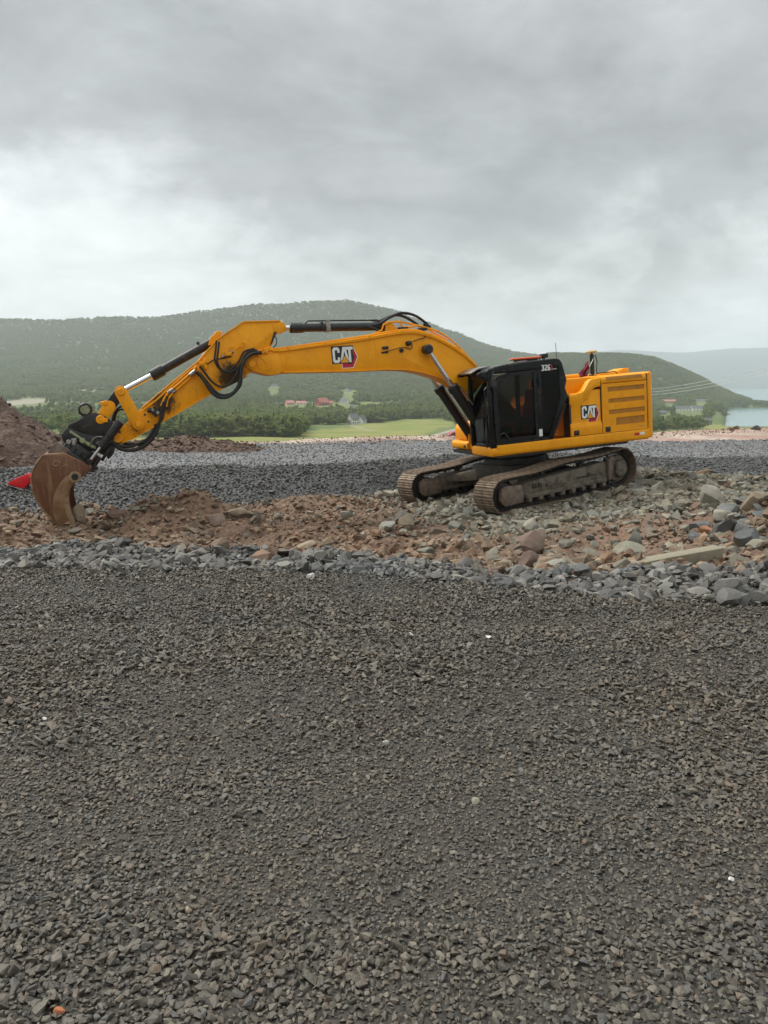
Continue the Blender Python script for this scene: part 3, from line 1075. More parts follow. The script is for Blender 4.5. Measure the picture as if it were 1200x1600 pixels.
def heap(name, label, cx_, cy_, rx, ry, h, c1, c2, seed, mat, rot=0.0, peak=1.0):
    """loose soil heap: a thing standing on the ground"""
    n = 64
    t = np.linspace(-1, 1, n)
    A, B = np.meshgrid(t, t)
    rr = np.sqrt(A ** 2 + B ** 2)
    ca, sa = math.cos(rot), math.sin(rot)
    X = cx_ + A * rx * ca - B * ry * sa
    Y = cy_ + A * rx * sa + B * ry * ca
    g = near_z(X, Y, False)
    prof = np.clip(1 - rr, -.15, 1)
    prof = np.where(prof > 0, np.clip(prof, 0, 1) ** peak, prof)
    Z = g + h * prof + (np.clip(prof, 0, 1) ** .5) * h * (.42 * (fbm(X * 1.1, Y * 1.1, 4, seed) - .5) + .24 * (fbm(X * 4, Y * 4, 3, seed + 3) - .5)) - .02
    Vh = np.stack([X.ravel() - cx_, Y.ravel() - cy_, Z.ravel()], 1)
    ii = np.arange(n * n).reshape(n, n)
    Fh = np.stack([ii[:-1, :-1].ravel(), ii[:-1, 1:].ravel(), ii[1:, 1:].ravel(), ii[1:, :-1].ravel()], 1)
    keep = (rr.ravel()[Fh] < 1.13).all(1)
    me = fast_mesh(name, Vh, Fh[keep], [mat], smooth=True)
    o = link(name, me, None, (cx_, cy_, 0))
    r = np.random.default_rng(seed + 9)
    q = np.nonzero((rr < 1.05).ravel())[0]
    q = r.choice(q, 1500)
    sz = .035 * np.minimum(np.exp(r.normal(0, .6, len(q))), 4) * min(1, h / .8 + .35)
    Pq = Vh[q] + np.stack([r.uniform(-.5, .5, len(q)) * rx * 2 / n, r.uniform(-.5, .5, len(q)) * ry * 2 / n, sz * .1], 1)
    scatter('soil_clods', SMALL, Pq, sz, M['soil_clod'], .6, seed + 10, o)
    return tag(o, label, 'dirt heap')


M['g_heap'] = ground_mat('dark_red_soil', (.094, .056, .042), (.128, .079, .056), (.05, .031, .025), 1.6, 1.0, 7, .9, False, .05)
heap('soil_heap', 'tall dark red-brown soil heap at the left edge behind the bucket', -11.6, 22.0, 2.9, 3.0, 1.95, 0, 0, 171, M['g_heap'], 0, .92)
heap('soil_heap', 'low long ridge of dark red soil along the far edge of the grey gravel', -6.7, 25.6, 2.6, 1.1, .42, 0, 0, 181, M['g_heap'], .03, .7)

# ------------------------------------------------------------------ valley, hills, fjord
tt = np.linspace(-.95, 1.0, 360)
yy = np.concatenate([np.geomspace(78, 1300, 120), np.linspace(1320, 2760, 90), np.linspace(2790, 3500, 14)])
TT, YY = np.meshgrid(tt, yy)
XX = TT * YY
ZZ = valley_z(XX, YY)
ZZ[0] -= 1.0
Vv = np.stack([XX.ravel(), YY.ravel(), ZZ.ravel()], 1)
ii = np.arange(len(tt) * len(yy)).reshape(len(yy), len(tt))
Fv = np.stack([ii[:-1, :-1].ravel(), ii[:-1, 1:].ravel(), ii[1:, 1:].ravel(), ii[1:, :-1].ravel()], 1)


def row_of(x, y, z):
    return 800 - 1200 * np.tan(PITCH + np.arctan((z - CAMZ) / y))


# meadows: (px, row, half width, half height, tilt, strength)
MEADOWS = [(600, 673, 90, 13, -.04, 1.0), (530, 680, 70, 11, 0, 1.0), (660, 662, 60, 8, 0, .9), (400, 688, 90, 6, .0, 1.25), (250, 690, 90, 6, 0, 1.1), (120, 700, 60, 8, 0, 1.0), 
           (590, 632, 60, 4, 0, .55), (515, 633, 60, 4, 0, .6), (455, 633, 36, 3, 0, .6), (540, 612, 25, 4, 0, .5), (1062, 676, 50, 4, 0, .9), (1045, 641, 16, 3, 0, .7), (1075, 654, 16, 3, 0, .55),
           (1120, 667, 30, 4, 0, 1.0), (120, 575, 110, 4, .04, .35), (60, 640, 60, 6, 0, .4), (200, 604, 90, 5, -.15, .3), (1085, 632, 40, 3, 0, .5), (1170, 628, 40, 2, 0, .6)]


def meadow(x, y, z):
    px = 600 + 1200 * x / y
    rw = row_of(x, y, z)
    f = np.zeros_like(px)
    wob = fbm(px / 14, rw / 7, 3, 191) - .5
    for (a, b, w, h, t, s) in MEADOWS:
        q = ((px - a) / w) ** 2 + ((rw - b - t * (px - a)) / h) ** 2
        f = np.maximum(f, s * (1 - sstep(q + wob * .9, .6, 1.15)))
    return f


mead = meadow(Vv[:, 0], Vv[:, 1], Vv[:, 2])
BARE = [(40, 628, 45, 5, -.1, .7), (130, 612, 40, 2.5, -.15, .6), (690, 677, 50, 1.6, -.27, 1.0), (620, 688, 60, 1.5, -.06, .9), (560, 668, 26, 1.2, .25, .6), (260, 590, 45, 10, -.3, .5)]
keep_m = MEADOWS
MEADOWS = BARE
bare = meadow(Vv[:, 0], Vv[:, 1], Vv[:, 2])
MEADOWS = keep_m
tv_ = np.stack([np.clip(mead, 0, 1), fbm(Vv[:, 0] / 90, Vv[:, 1] / 160, 4, 201), np.clip(bare, 0, 1)], 1)


def open_land(x, y, z):
    h = 6 * y / 1200
    global MEADOWS
    k = MEADOWS
    MEADOWS = k + BARE[:2]
    try:
        return _open(x, y, z, h)
    finally:
        MEADOWS = k


def _open(x, y, z, h):
    return np.maximum(np.maximum(meadow(x, y, z), meadow(x, y, z + h) * .95), meadow(x, y, z + 2 * h) * .8)


def hill_mat():
    m, N, b, oc, _ = new_mat('valley_vegetation')
    a = N.new('ShaderNodeAttribute')
    a.attribute_name = 'cover'
    sp = N.new('ShaderNodeSeparateColor')
    N.link(a.outputs['Color'], sp.inputs[0])
    n1 = N.noise(oc, .035, 6.0, .65)
    n2 = N.noise(oc, .006, 4.0, .6)
    wood = N.mix(N.smooth(n2, .4, .62), (.10, .14, .042), (.14, .17, .056))
    wood = N.mix(N.math('MULTIPLY', N.smooth(n1, .5, .7), .6), wood, (.095, .10, .055))
    grass = N.mix(N.smooth(n1, .35, .65), (.15, .19, .040), (.24, .225, .075))
    c = N.mix(sp.outputs[0], wood, grass)
    c = N.mix(sp.outputs[2], c, (.34, .30, .25))
    N.link(c, b.inputs['Base Color'])
    b.inputs['Roughness'].default_value = .9
    b.inputs['Specular IOR Level'].default_value = .2
    return m


M['hills'] = hill_mat()
me = fast_mesh('hills', Vv, Fv, [M['hills']], attr={'cover': tv_}, smooth=True)
tag(link('hills', me), kind='structure')

# farther mountains across the fjord
tf = np.linspace(-.3, 1.2, 180)
yf = np.concatenate([np.linspace(5600, 8000, 40), np.linspace(8100, 9200, 6)])
TF, YF = np.meshgrid(tf, yf)
pxf = 600 + 1200 * TF
cr = I(pxf, [200, 700, 900, 960, 1010, 1060, 1120, 1200, 1350, 1900], [590, 570, 553, 548, 551, 552, 547, 545, 541, 560]) + 2.0 * (fbm(TF * 40, TF * 0, 4, 211) - .5)
hz = (597 - cr) / 1200 * 8000
a_ = np.clip((YF - 5600) / 2400, 0, 1)
ZF = -52 + (hz + 54) * (a_ ** .8) * (1 - np.clip((YF - 8000) / 1200, 0, 1) * .8)
ZF += 40 * (fbm(TF * YF / 900, YF / 900, 4, 221) - .5) * a_ * (1 - a_)
iF = np.arange(len(tf) * len(yf)).reshape(len(yf), len(tf))
M['far'] = pm('far_forest', (.045, .060, .050), .9, col2=(.075, .08, .07), ns=.004)
me = fast_mesh('far_mountain', np.stack([(TF * YF).ravel(), YF.ravel(), ZF.ravel()], 1),
               np.stack([iF[:-1, :-1].ravel(), iF[:-1, 1:].ravel(), iF[1:, 1:].ravel(), iF[1:, :-1].ravel()], 1), [M['far']], smooth=True)
tag(link('far_mountain', me), kind='structure')


def water_mat():
    m, N, b, oc, _ = new_mat('fjord_water')
    b.inputs['Base Color'].default_value = (.10, .20, .20, 1)
    b.inputs['Roughness'].default_value = .16
    bp = N.new('ShaderNodeBump')
    bp.inputs['Strength'].default_value = .25
    bp.inputs['Distance'].default_value = .4
    mp = N.new('ShaderNodeMapping')
    mp.inputs['Scale'].default_value = (.05, .2, 1)
    N.link(oc, mp.inputs[0])
    N.link(N.noise(mp.outputs[0], 1.0, 4.0, .6), bp.inputs['Height'])
    N.link(bp.outputs[0], b.inputs['Normal'])
    return m


M['water'] = water_mat()
me = fast_mesh('water', [(-4000, 500, -45), (9800, 500, -45), (9800, 9400, -45), (-4000, 9400, -45)], [[0, 1, 2, 3]], [M['water']])
tag(link('water', me), kind='structure')
me = fast_mesh('ground', [(-9900, -9800, -75), (9900, -9800, -75), (9900, 9500, -75), (-9900, 9500, -75)], [[0, 1, 2, 3]], [M['hills']])
tag(link('terrain', me), kind='structure')

# ------------------------------------------------------------------ trees
def leaf_mat(name, cols):
    m, N, b, oc, o = new_mat(name)
    oi = N.new('ShaderNodeObjectInfo')
    geo = N.new('ShaderNodeNewGeometry')
    k = len(cols)
    c = N.ramp(oi.outputs['Random'], [((i + .5) / k, cc) for i, cc in enumerate(cols)])
    n1 = N.noise(geo.outputs['Position'], .011, 4.0, .6)
    c = N.mix(N.math('MULTIPLY', N.smooth(n1, .35, .7), .7), c, (.21, .22, .078))
    n2 = N.noise(oc, .7, 3.0, .6)
    sc = N.math('MULTIPLY_ADD', n2, .9, .55)
    s = N.new('ShaderNodeVectorMath', operation='SCALE')
    N.link(c, s.inputs[0])
    N.link(sc, s.inputs['Scale'])
    N.link(s.outputs[0], b.inputs['Base Color'])
    b.inputs['Roughness'].default_value = .7
    b.inputs['Specular IOR Level'].default_value = .25
    tl = N.new('ShaderNodeBsdfTranslucent')
    N.link(s.outputs[0], tl.inputs['Color'])
    mxs = N.new('ShaderNodeMixShader')
    mxs.inputs[0].default_value = .5
    N.link(b.outputs[0], mxs.inputs[1])
    N.link(tl.outputs[0], mxs.inputs[2])
    N.link(mxs.outputs[0], o.inputs[0])
    return m


M['leaf'] = leaf_mat('birch_leaves', [(.125, .19, .040), (.165, .225, .048), (.10, .165, .040), (.20, .24, .060), (.135, .195, .052)])
M['needle'] = leaf_mat('spruce_needles', [(.035, .06, .026), (.045, .07, .03), (.03, .052, .024)])
M['bark'] = pm('bark', (.09, .075, .06), .9, col2=(.16, .15, .14), ns=4)


def tree_mesh(seed, kind, cards, csize):
    r = np.random.default_rng(seed)
    H = 9.0
    pts, nor = [], []
    if kind == 'birch':
        lobes = [(r.normal(0, 1.0), r.normal(0, 1.0), r.uniform(3.2, 7.6), r.uniform(1.1, 1.9)) for _ in range(11)] + [(0, 0, 5.2, 2.3), (0, 0, 7.4, 1.4), (0, 0, 3.0, 2.0)]
        for _ in range(cards):
            lx, ly, lz, lr = lobes[r.integers(0, len(lobes))]
            d = r.normal(size=3); d /= np.linalg.norm(d)
            q = r.uniform(.55, 1.05)
            pts.append((lx + d[0] * lr * q, ly + d[1] * lr * q, max(.8, lz + d[2] * lr * q * .95)))
            nor.append(d + r.normal(0, .35, 3) + np.array([0, 0, .8]))
    else:
        for _ in range(cards):
            h = r.uniform(0, 1) ** 1.35
            rad = (1 - h) * 1.9 * (.75 + .35 * abs(math.sin(h * 26 + seed))) + .06
            a = r.uniform(0, 6.283)
            q = r.uniform(.5, 1.05)
            pts.append((math.cos(a) * rad * q, math.sin(a) * rad * q, .7 + h * 8.6 - q * .35))
            nor.append(np.array([math.cos(a), math.sin(a), .9]) + r.normal(0, .3, 3))
    pts = np.array(pts); nor = np.array(nor)
    nor /= np.linalg.norm(nor, axis=1)[:, None]
    t = np.cross(nor, r.normal(size=nor.shape)); t /= np.linalg.norm(t, axis=1)[:, None]
    b = np.cross(nor, t)
    s = csize * r.uniform(.6, 1.25, (len(pts), 1))
    bend = nor * s * .3
    Vt = np.stack([pts - t * s - b * s * .5 - bend, pts + t * s * .2 - b * s * .9, pts + t * s + b * s * .4 - bend, pts - t * s * .3 + b * s], 1).reshape(-1, 3)
    Ft = np.arange(len(Vt)).reshape(-1, 4)
    return Vt, Ft


def trunk_geo(seed, h, r0):
    r = random.Random(seed)
    g = [g_tube([(0, 0, -.3), (r.uniform(-.1, .1), r.uniform(-.1, .1), h * .4), (r.uniform(-.2, .2), r.uniform(-.2, .2), h)], r0, 5, True, 2)]
    for i in range(4):
        a = r.uniform(0, 6.28); z = h * r.uniform(.35, .8)
        g.append(g_tube([(0, 0, z), (math.cos(a) * .9, math.sin(a) * .9, z + .7), (math.cos(a) * 1.7, math.sin(a) * 1.7, z + 1.6)], r0 * .4, 4, False))
    return g


TREES = []            # (crown mesh, trunk mesh)
for i, (kd, sd, nc, cs) in enumerate((('birch', 1, 300, .58), ('birch', 2, 300, .58), ('birch', 3, 320, .55), ('birch', 4, 280, .6), ('birch', 5, 300, .58), ('spruce', 6, 260, .5), ('spruce', 7, 260, .5))):
    v, f = tree_mesh(sd, kd, nc, cs)
    cm = fast_mesh('crown', v, f, [M['leaf' if kd == 'birch' else 'needle']])
    tmp = mk('trunk', trunk_geo(sd, 6.0 if kd == 'birch' else 7.5, .14), M['bark'])
    tm = tmp.data
    bpy.data.objects.remove(tmp)
    TREES.append((cm, tm))


def plant_tree(P, k, s, label, group, name, yaw, sq=1.0):
    root = empty(name, P)
    root.scale = (s * sq, s * sq, s)
    root.rotation_euler = (0, 0, yaw)
    tag(root, label, 'tree', group)
    link('crown', TREES[k][0], root)
    link('trunk', TREES[k][1], root)
    return root


def clear_of_houses(x, y):
    return True


r_ = np.random.default_rng(71)
# woods that can be told apart tree by tree: rows 630-692 of the left and middle valley, and the shore on the right
cand = []
while len(cand) < 245:
    u = r_.uniform()
    if u < .62:
        px_, d_ = r_.uniform(215, 480), 335 * (2.2 ** (r_.uniform() ** 1.2))
    elif u < .84:
        px_, d_ = r_.uniform(480, 735), r_.uniform(560, 900)
    else:
        px_, d_ = r_.uniform(1020, 1128), r_.uniform(480, 980)
    x_ = (px_ - 600) / 1200 * d_
    z_ = float(valley_z(np.array(x_), np.array(d_)))
    md = float(open_land(np.array([x_]), np.array([d_]), np.array([z_]))[0])
    if md > .3 and r_.uniform() > .04: continue
    if z_ < -43: continue
    if any((a - x_) ** 2 + (b - d_) ** 2 < 3.2 ** 2 for a, b, _, _ in cand): continue
    cand.append((x_, d_, z_, px_))
HOUSE_SPOTS = [(452, 633), (470, 633), (503, 634), (516, 633), (538, 631), (428, 605), (544, 613), (551, 663), (565, 662), (550, 637), (1068, 643), (1090, 643), (1046, 630), (1096, 628), (1106, 664), (1031, 660), (1037, 648)]
HP = [ray_hit(a, b) for a, b in HOUSE_SPOTS]


def near_house(x, y):
    for p in HP:
        q = p.y / 1200
        if abs(x / y - p.x / p.y) < 10 / 1200 and -.22 * p.y < y - p.y < 14: return True
    return False


n_b = 0
for (x_, d_, z_, px_) in cand:
    if near_house(x_, d_): continue
    k = int(r_.integers(0, 5)) if r_.uniform() < .93 else int(r_.integers(5, 7))
    s = r_.uniform(.6, 1.1)
    if px_ > 1000:
        lb, gp = 'small green tree among the houses by the fjord shore', 'trees among the shore houses'
        s *= .8
    elif k >= 5:
        lb, gp = 'dark pointed spruce standing in the valley birch wood', 'spruces in the valley wood'
    elif px_ < 480:
        lb, gp = 'leafy green birch in the wood below the excavator boom', 'birches in the wood below the boom'
    else:
        lb, gp = 'leafy green birch in the wood behind the pale meadow', 'birches behind the meadow'
    plant_tree((x_, d_, z_), k, s, lb, gp, 'birch_tree' if k < 5 else 'spruce_tree', r_.uniform(0, 6.28), r_.uniform(.9, 1.25))

# everything farther: forest as instanced trees
def forest_points():
    P = []
    r = np.random.default_rng(81)
    def add(n, y0, y1, t0, t1, dens):
        y = np.sqrt(r.uniform(y0 ** 2, y1 ** 2, n)); t = r.uniform(t0, t1, n)
        x = t * y
        z = valley_z(x, y)
        md = open_land(x, y, z)
        nn = fbm(x / 60, y / 60, 3, 231)
        keep = (md < .3 + r.uniform(0, .5, n) * (md < .5)) & (z > -43.5) & (r.uniform(0, 1, n) < dens * (.55 + .9 * nn))
        for p in HP:
            q = p.y / 1200
            keep &= ~((np.abs(x / y - p.x / p.y) < (13 if p.x > 380 and p.y < 1200 else 10) / 1200) & (y - p.y > -.22 * p.y) & (y - p.y < 14))
        P.append(np.stack([x, y, z], 1)[keep])
    add(4200, 335, 720, -.30, -.1, .8)
    add(2600, 335, 900, -.62, -.28, .42)
    add(2600, 560, 800, -.1, .2, .7)
    add(4400, 600, 1000, -.30, .22, .9)
    add(4200, 420, 1300, .25, .425, .7)
    add(16000, 1000, 1500, -.62, .62, .85)
    add(46000, 1500, 2720, -.66, .30, .9)
    add(16000, 1300, 2030, .10, .62, .95)
    return np.concatenate(P)


FP = forest_points()
FOREST = []
for lo_, hi_ in ((0, 1150), (1150, 9000)):
    Q = FP[(FP[:, 1] >= lo_) & (FP[:, 1] < hi_)]
    me = bpy.data.meshes.new('forest')
    me.vertices.add(len(Q))
    me.vertices.foreach_set('co', Q.astype(np.float32).ravel())
    me.update()
    FOREST.append(tag(link('forest', me), kind='stuff'))


def gn_forest(ob, sources, smin, smax):
    g = bpy.data.node_groups.new('forest_scatter', 'GeometryNodeTree')
    g.interface.new_socket('Geometry', in_out='INPUT', socket_type='NodeSocketGeometry')
    g.interface.new_socket('Geometry', in_out='OUTPUT', socket_type='NodeSocketGeometry')
    gi = g.nodes.new('NodeGroupInput'); go = g.nodes.new('NodeGroupOutput')
    jn = g.nodes.new('GeometryNodeJoinGeometry')
    for s in sources:
        oi = g.nodes.new('GeometryNodeObjectInfo')
        oi.inputs['Object'].default_value = s
        oi.inputs['As Instance'].default_value = True
        oi.transform_space = 'ORIGINAL'
        g.links.new(oi.outputs['Geometry'], jn.inputs[0])
    iop = g.nodes.new('GeometryNodeInstanceOnPoints')
    iop.inputs['Pick Instance'].default_value = True
    g.links.new(gi.outputs[0], iop.inputs['Points'])
    g.links.new(jn.outputs[0], iop.inputs['Instance'])
    ri = g.nodes.new('FunctionNodeRandomValue'); ri.data_type = 'INT'
    for s in ri.inputs:
        if s.type == 'INT' and s.name == 'Max' : s.default_value = len(sources) - 1
        if s.type == 'INT' and s.name == 'Min' : s.default_value = 0
    g.links.new([o for o in ri.outputs if o.type == 'INT'][0], iop.inputs['Instance Index'])
    rr = g.nodes.new('FunctionNodeRandomValue'); rr.data_type = 'FLOAT_VECTOR'
    vi = [s for s in rr.inputs if s.type == 'VECTOR']
    vi[0].default_value = (-.08, -.08, 0); vi[1].default_value = (.08, .08, 6.28)
    g.links.new([o for o in rr.outputs if o.type == 'VECTOR'][0], iop.inputs['Rotation'])
    rs = g.nodes.new('FunctionNodeRandomValue'); rs.data_type = 'FLOAT_VECTOR'
    vi = [s for s in rs.inputs if s.type == 'VECTOR']
    vi[0].default_value = smin; vi[1].default_value = smax
    rs.inputs['Seed'].default_value = 5
    g.links.new([o for o in rs.outputs if o.type == 'VECTOR'][0], iop.inputs['Scale'])
    g.links.new(iop.outputs[0], go.inputs[0])
    md = ob.modifiers.new('scatter', 'NODES')
    md.node_group = g


srcs = []
seen = set()
for o in bpy.data.objects:
    if o.name.startswith('crown') and o.data.name not in seen:
        seen.add(o.data.name)
        srcs.append(o)
srcs.sort(key=lambda o: o.data.name)
srcs = srcs[:5] * 2 + srcs[5:6]
gn_forest(FOREST[0], srcs, (.65, .65, .38), (1.4, 1.4, 1.2))
gn_forest(FOREST[1], srcs, (1.0, 1.0, .40), (1.9, 1.9, .85))

# ------------------------------------------------------------------ houses
def hmat(name, c): return pm(name, c, .7, ns=1.5)
HM = dict(white=hmat('white_boards', (.78, .78, .76)), red=hmat('red_boards', (.30, .035, .030)), salmon=hmat('salmon_boards', (.62, .30, .22)), yellow=hmat('yellow_boards', (.62, .44, .16)), tan=hmat('tan_boards', (.46, .32, .22)),
          grey=hmat('grey_boards', (.30, .31, .31)), rgrey=hmat('grey_roof', (.10, .105, .11)), rred=hmat('red_tile_roof', (.36, .10, .075)), rpink=hmat('pale_red_roof', (.42, .17, .15)), win=pm('window_glass', (.03, .035, .04), .15))


def house(label, P, w, d, h, rh, yaw, wall, roof, trim='white', chim=True, nwin=3):
    root = empty('house', (P.x, P.y + d * .5, P.z - .2))
    root.rotation_euler = (0, 0, yaw)
    tag(root, label, 'house')
    mk('wall', [g_prism([(-d / 2, -1.5), (d / 2, -1.5), (d / 2, h), (0, h + rh - .15), (-d / 2, h)], -w / 2, w / 2, 'x')], HM[wall], root)
    e = .45
    k = rh / (d / 2)
    rf = mk('roof', [g_prism([(-d / 2 - e, h - e * k), (0, h + rh), (d / 2 + e, h - e * k), (d / 2 + e, h - e * k + .25), (0, h + rh + .28), (-d / 2 - e, h - e * k + .25)], -w / 2 - e, w / 2 + e, 'x')], HM[roof], root)
    if chim: mk('chimney', [bb(-.4, .4, -.4, .4, h + rh * .6, h + rh + 1.0)], HM['rgrey'], rf)
    for i in range(nwin):
        x = (i - (nwin - 1) / 2) * w / (nwin + .2)
        for z in ([h * .45] if h < 4 else [h * .28, h * .72]):
            f = mk('window', [bb(x - .65, x + .65, -d / 2 - .05, -d / 2 + .05, z - .75, z + .75)], HM[trim], root)
            mk('pane', [bb(x - .5, x + .5, -d / 2 - .07, -d / 2 - .052, z - .6, z + .6)], HM['win'], f)
    # gable window
    f = mk('window', [bb(-w / 2 - .05, -w / 2 + .05, -.6, .6, h * .5 - .7, h * .5 + .7)], HM[trim], root)
    mk('pane', [bb(-w / 2 - .07, -w / 2 - .052, -.45, .45, h * .5 - .55, h * .5 + .55)], HM['win'], f)
    return root


def W_(i, pxw): return pxw / 1200 * HP[i].y


house('salmon-coloured house with a pale roof at the left end of the hillside farm row', HP[0], W_(0, 12), 8, 3.2, 2.6, .5, 'salmon', 'rpink')
house('low white house with a reddish roof between the salmon house and the big red barn', HP[1], W_(1, 15), 7, 2.8, 2.2, .15, 'white', 'rpink')
house('big red barn with a steep grey-red roof on the middle of the slope', HP[2], W_(2, 17), 10, 4.4, 5.0, .7, 'red', 'rred', 'white', False)
house('small yellow house standing against the right side of the red barn', HP[3], W_(3, 8), 7, 3.0, 2.2, .1, 'yellow', 'rred')
house('white house with a grey roof to the right of the red barn', HP[4], W_(4, 11), 8, 3.6, 2.8, -.3, 'white', 'rgrey')
house('tiny white cottage highest on the wooded slope, under the boom nose', HP[5], W_(5, 8), 6, 2.6, 2.0, .3, 'white', 'rgrey', chim=False, nwin=2)
house('small white house in the hillside clearing above the farm row', HP[6], W_(6, 8), 6, 2.6, 2.0, -.2, 'white', 'rgrey', nwin=2)
house('tall white farmhouse with a steep gable at the edge of the pale meadow', HP[7], W_(7, 13), 8, 4.4, 3.6, .6, 'white', 'rgrey')
house('white outbuilding with a pointed roof beside the tall white farmhouse', HP[8], W_(8, 9), 6, 3.0, 3.2, .9, 'white', 'rgrey', chim=False, nwin=2)
house('tiny white shed on the grass above the white farmhouse', HP[9], W_(9, 6), 4, 2.2, 1.4, 0, 'white', 'rgrey', chim=False, nwin=1)
house('white house with a dark roof, left half of the long white row near the fjord', HP[10], W_(10, 26), 9, 4.6, 3.0, .12, 'white', 'rgrey', nwin=5)
house('white house with a dark roof, right half of the long white row near the fjord', HP[11], W_(11, 16), 9, 5.2, 3.0, -.05, 'white', 'rgrey', nwin=3)
house('tan and white house at the foot of the wooded hill, right behind the counterweight', HP[12], W_(12, 22), 9, 3.6, 2.6, .2, 'tan', 'rpink', nwin=4)
house('long low white building at the foot of the wooded hill above the white row', HP[13], W_(13, 16), 8, 3.0, 2.0, .05, 'white', 'rgrey', chim=False, nwin=4)
house('red wooden house with white window frames close to the shore', HP[14], W_(14, 12), 7, 4.2, 2.6, .05, 'red', 'rgrey', nwin=3)
house('house with a pale red roof just right of the counterweight', HP[15], W_(15, 17), 8, 2.8, 2.6, .25, 'white', 'rpink', nwin=3)
house('grey house behind the pale red roof near the counterweight', HP[16], W_(16, 10), 7, 2.8, 2.2, -.2, 'grey', 'rgrey', nwin=2)

# haze between the pad and the far hills
hb = bb(-11000, 11000, -10500, 10800, -76, 385)
hz_o = mk('haze', [hb], [bpy.data.materials.new('haze_air')])
hm = hz_o.data.materials[0]
hm.use_nodes = True
hn = NT(hm.node_tree)
hn.n.clear()
ho = hn.new('ShaderNodeOutputMaterial')
hv = hn.new('ShaderNodeVolumePrincipled')
hv.inputs['Color'].default_value = (.90, .955, 1.0, 1)
hv.inputs['Density'].default_value = .00016
hv.inputs['Anisotropy'].default_value = 0.2
hn.link(hv.outputs[0], ho.inputs['Volume'])
tag(hz_o, kind='stuff')

# ------------------------------------------------------------------ the excavator
# machine frame: X towards the boom, Y to the machine's left, Z up from the track plane
ROOT = empty('excavator')
ROOT.matrix_world = Matrix.Translation(EXC_T) @ EXC_U.to_4x4()
tag(ROOT, 'yellow and black crawler excavator with its boom stretched out to the left over the rubble', 'excavator')
REL = EXC_U.inverted() @ EXC_L          # the undercarriage stands turned under the upper body


def part(name, geos, mat, parent=None, ang=35):
    return mk(name, geos, mat, parent or ROOT, ang)


def low(name, geos, mat, parent=None, ang=35):
    o = mk(name, geos, mat, parent or ROOT, ang)
    if parent is None: o.matrix_local = REL.to_4x4()
    return o


P_, PB, PS, PL, BK = M['paint'], M['paint_boom'], M['paint_stick'], M['paint_link'], M['black']

# --- undercarriage
R1, C1x, R2, C2x = .375, 1.845, .475, -1.745


def track_path(step):
    """closed outer loop of one track in (x, z), with its length parameter"""
    pts = []
    for x in np.linspace(-1.70, 1.80, 60): pts.append((x, 0.0 + .0))
    for a in np.linspace(-90, 88, 40): pts.append((C1x + R1 * math.cos(math.radians(a)), R1 + R1 * math.sin(math.radians(a))))
    for u in np.linspace(0, 1, 60)[1:-1]:
        x = C1x + (C2x - C1x) * u
        z = 2 * R1 + (2 * R2 - 2 * R1) * (u * 1.25 if u < .6 else .75 + (u - .6) * .625) - .035 * math.sin(u * math.pi * 2) ** 2
        pts.append((x, z))
    for a in np.linspace(92, 270, 46): pts.append((C2x + R2 * math.cos(math.radians(a)), R2 + R2 * math.sin(math.radians(a))))
    p = np.array(pts)
    q = np.vstack([p, p[:1]])
    L = np.concatenate([[0], np.cumsum(np.linalg.norm(np.diff(q, axis=0), axis=1))])
    n = int(round(L[-1] / step))
    s = (np.arange(n) + .35) * L[-1] / n
    xs, zs = np.interp(s, L, q[:, 0]), np.interp(s, L, q[:, 1])
    xe, ze = np.interp((s + .03) % L[-1], L, q[:, 0]), np.interp((s + .03) % L[-1], L, q[:, 1])
    return xs, zs, xe - xs, ze - zs


